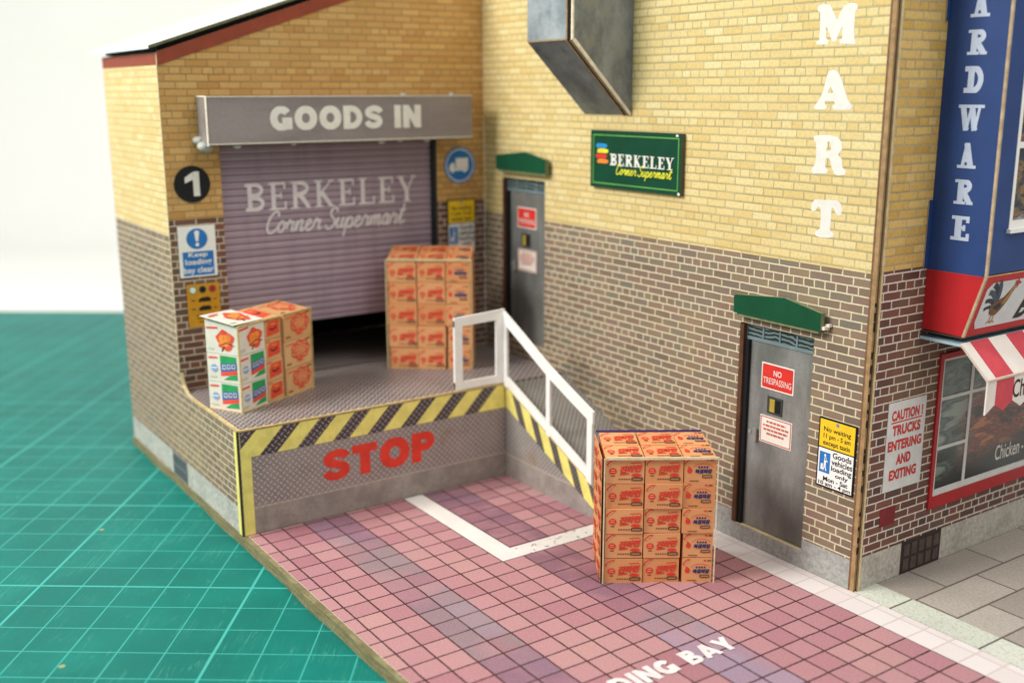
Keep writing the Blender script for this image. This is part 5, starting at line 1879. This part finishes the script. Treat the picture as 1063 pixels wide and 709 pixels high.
def food_print(fr, w, h, kind, seed=0):
    m = MB()
    d = .006
    q = lambda a, b: (a * w, b * h)
    rnd = random.Random(seed)
    if kind == 'picture':
        m.flat(fr, [q(.04, .84), q(.4, .88), q(.4, .95), q(.04, .91)], d, 0)
        n = 18
        m.flat(fr, [q(.62 + (.27 + .05 * math.sin(5 * a)) * math.cos(a), .5 + (.36 + .05 * math.sin(4 * a)) * math.sin(a)) for a in [2 * math.pi * i / n for i in range(n)]], d, 0)
        for a, b, rr in ((.55, .55, .14), (.7, .6, .12), (.64, .4, .13), (.5, .38, .1)):
            m.disc(fr, a * w, b * h, rr * w * .9, rr * h, d + .001, 1, 12)
        m.ribbon(fr, [q(.45, .3), q(.66, .42), q(.9, .34)], .04 * h, d + .002, 2)
        m.ribbon(fr, [q(.6, .28), q(.5, .1)], .04 * w, d, 2)
        m.flat(fr, [q(.06, .1), q(.25, .12), q(.25, .2), q(.06, .18)], d, 5)
    elif kind == 'green':
        m.flat(fr, [q(.05, .8), q(.33, .83), q(.33, .9), q(.05, .87)], d, 0)
        m.flat(fr, [q(.42, .62), q(.42, .96), q(.93, .96), q(.93, .74)], d, 3)
        m.flat(fr, [q(.42, .36), q(.94, .5), q(.93, .76), q(.42, .66)], d, 4)
        m.flat(fr, [q(.42, .22), q(.94, .34), q(.94, .49), q(.42, .36)], d, 0)
        m.flat(fr, [q(.5, .1), q(.94, .14), q(.94, .33), q(.7, .27)], d, 3)
        for i in range(3):
            u = .49 + i * .15
            m.ribbon(fr, [q(u, .48 + i * .03), q(u, .62 + i * .03), q(u + .09, .63 + i * .03), q(u + .09, .5 + i * .03), q(u, .48 + i * .03)], .03 * w, d + .001, 5)
        m.disc(fr, .22 * w, .48 * h, .11 * w, .14 * h, d, 6, 16)
        m.ribbon(fr, [q(.12, .48), q(.32, .5)], .03 * h, d + .001, 7)
        m.flat(fr, [q(.06, .12), q(.28, .14), q(.28, .22), q(.06, .2)], d, 5)
    elif kind == 'block':
        m.flat(fr, [q(.14, .14), q(.92, .22), q(.9, .88), q(.26, .84), q(.14, .6)], d, 0)
        m.ribbon(fr, [q(.3, .5), q(.5, .42), q(.75, .55)], .1 * h, d + .001, 2)
        m.ribbon(fr, [q(.35, .72), q(.7, .7)], .08 * h, d + .001, 1)
        m.flat(fr, [q(.05, .86), q(.3, .9), q(.3, .96), q(.05, .93)], d, 0)
    else:   # loose drawing of a tree-like food motif
        m.flat(fr, [q(.06, .82), q(.36, .86), q(.36, .9), q(.06, .87)], d, 0)
        for k in range(7):
            a = 2 * math.pi * k / 7
            cx, cy = .58 + .19 * math.cos(a), .58 + .19 * math.sin(a)
            m.ribbon(fr, [(u * w, v * h) for u, v in arc(cx, cy, .15, .16, 0, 360, 12)], .042 * w, d, 0)
        m.disc(fr, .58 * w, .58 * h, .2 * w, .2 * h, d, 8, 16)
        m.ribbon(fr, [q(.58, .5), q(.55, .12)], .05 * w, d, 0)
        m.ribbon(fr, [q(.42, .16), q(.55, .2), q(.68, .15)], .03 * w, d, 0)
        m.flat(fr, [q(.06, .12), q(.22, .12), q(.22, .17), q(.06, .17)], d, 2)
        m.flat(fr, [q(.78, .88), q(.95, .9), q(.95, .95), q(.78, .93)], d, 2)
    return m


INK2 = [paper('e0503a', .6, .12, 6), paper('e88a3c', .6, .2, 8), paper('6a3a2c', .6, .2, 6), paper('2f9a56', .5, .1, 5), paper('4562a4', .5, .1, 5), paper('c6c9b8', .6), paper('8fa3c8', .6), M_WHITE, paper('d98a5c', .6, .15, 6)]


def food_stack():
    W, D, Hh = 2.88, 1.1, 2.25
    ang = math.atan2(2.56, -1.32)
    r = thing("carton_stack", (2.95, -9.32, PH), "mixed block of white and brown food cartons on the platform corner", "carton stack", "stacks of cartons in the loading bay", ang)
    white = paper('ddd7c8', .55, .06, 3)
    cols = [(.0, 1.0, 3, white, ('green', 'green', 'picture')), (1.03, 1.72, 4, M_KRAFT2, ('block',) * 4), (1.75, W, 3, M_KRAFT2, ('tree',) * 3)]
    rnd = random.Random(4)
    for ci, (a, b, nrow, mat, kinds) in enumerate(cols):
        hz = Hh / nrow
        for i in range(nrow):
            y0 = rnd.uniform(0, .03) + (.045 if ci == 1 else 0)
            w, h = b - a - .014 - (.05 if ci == 1 else 0), hz - .012
            top = i == nrow - 1
            m = MB()
            rise = .12 if top else 0       # the lid sheet rises to the back
            m.add([(0, 0, 0), (w, 0, 0), (w, D - y0, 0), (0, D - y0, 0), (0, 0, h), (w, 0, h), (w, D - y0, h + rise), (0, D - y0, h + rise)],
                  [(3, 2, 1, 0), (4, 5, 6, 7), (0, 1, 5, 4), (1, 2, 6, 5), (2, 3, 7, 6), (3, 0, 4, 7)])
            c = m.build("carton", mat, None)
            c.parent = r
            c.location = (a + (.03 if ci == 1 else 0), y0, i * hz)
            c.rotation_euler = (0, rnd.uniform(-.02, .02) if (ci and i and not top) else 0, 0)
            fr = F((0, -.001, 0), (1, 0, 0), (0, 0, 1), (0, -1, 0))
            attach(c, ('food', kinds[i], ci), lambda: food_print(fr, w, h, kinds[i], ci), INK2)
            if ci == 0:
                f2 = F((-.002, D - y0, 0), (0, -1, 0), (0, 0, 1), (-1, 0, 0))
                attach(c, ('foodside', kinds[i]), lambda: food_print(f2, D - .03, h, kinds[i], 9), INK2)
            if top:
                f3 = F((0, 0, h + .002), (1, 0, 0), (0, D, rise), (0, -rise, D))
                attach(c, ('foodtop', ci), lambda: food_print(f3, w, D - .03, kinds[i], 5), INK2)
    m = MB()
    m.box((-.014, -.016, 0), (.02, .02, Hh + .01))
    m.box((.0, -.02, Hh - .01), (W, .02, Hh + .022))
    m.box((W - .01, -.01, 0), (W + .012, .02, Hh))
    m.box((.0, -.018, -.0), (W, .01, .03))
    m.box((-.02, .0, .0), (.01, D, .025))
    m.build("folded_edge", M_GOLD, r, LOC)
    # lifted white flap at the corner of the lid
    m = MB()
    m.add([(-.1, .05, Hh + .05), (1.0, .02, Hh + .03), (1.0, D + .03, Hh + .16), (-.12, D + .05, Hh + .2),
           (-.1, .05, Hh + .065), (1.0, .02, Hh + .045), (1.0, D + .03, Hh + .175), (-.12, D + .05, Hh + .215)],
          [(3, 2, 1, 0), (4, 5, 6, 7), (0, 1, 5, 4), (1, 2, 6, 5), (2, 3, 7, 6), (3, 0, 4, 7)])
    fl = m.build("lid_flap", white, None)
    fl.parent = r
    f4 = F((-.1, .05, Hh + .069), (1.1, 0, -.02), (0, 1.0, .15), (0, -.15, 1.0))
    o = food_print(f4, 1.05, 1.0, 'picture', 2).build("print", INK2, None)
    o.parent = fl


food_stack()
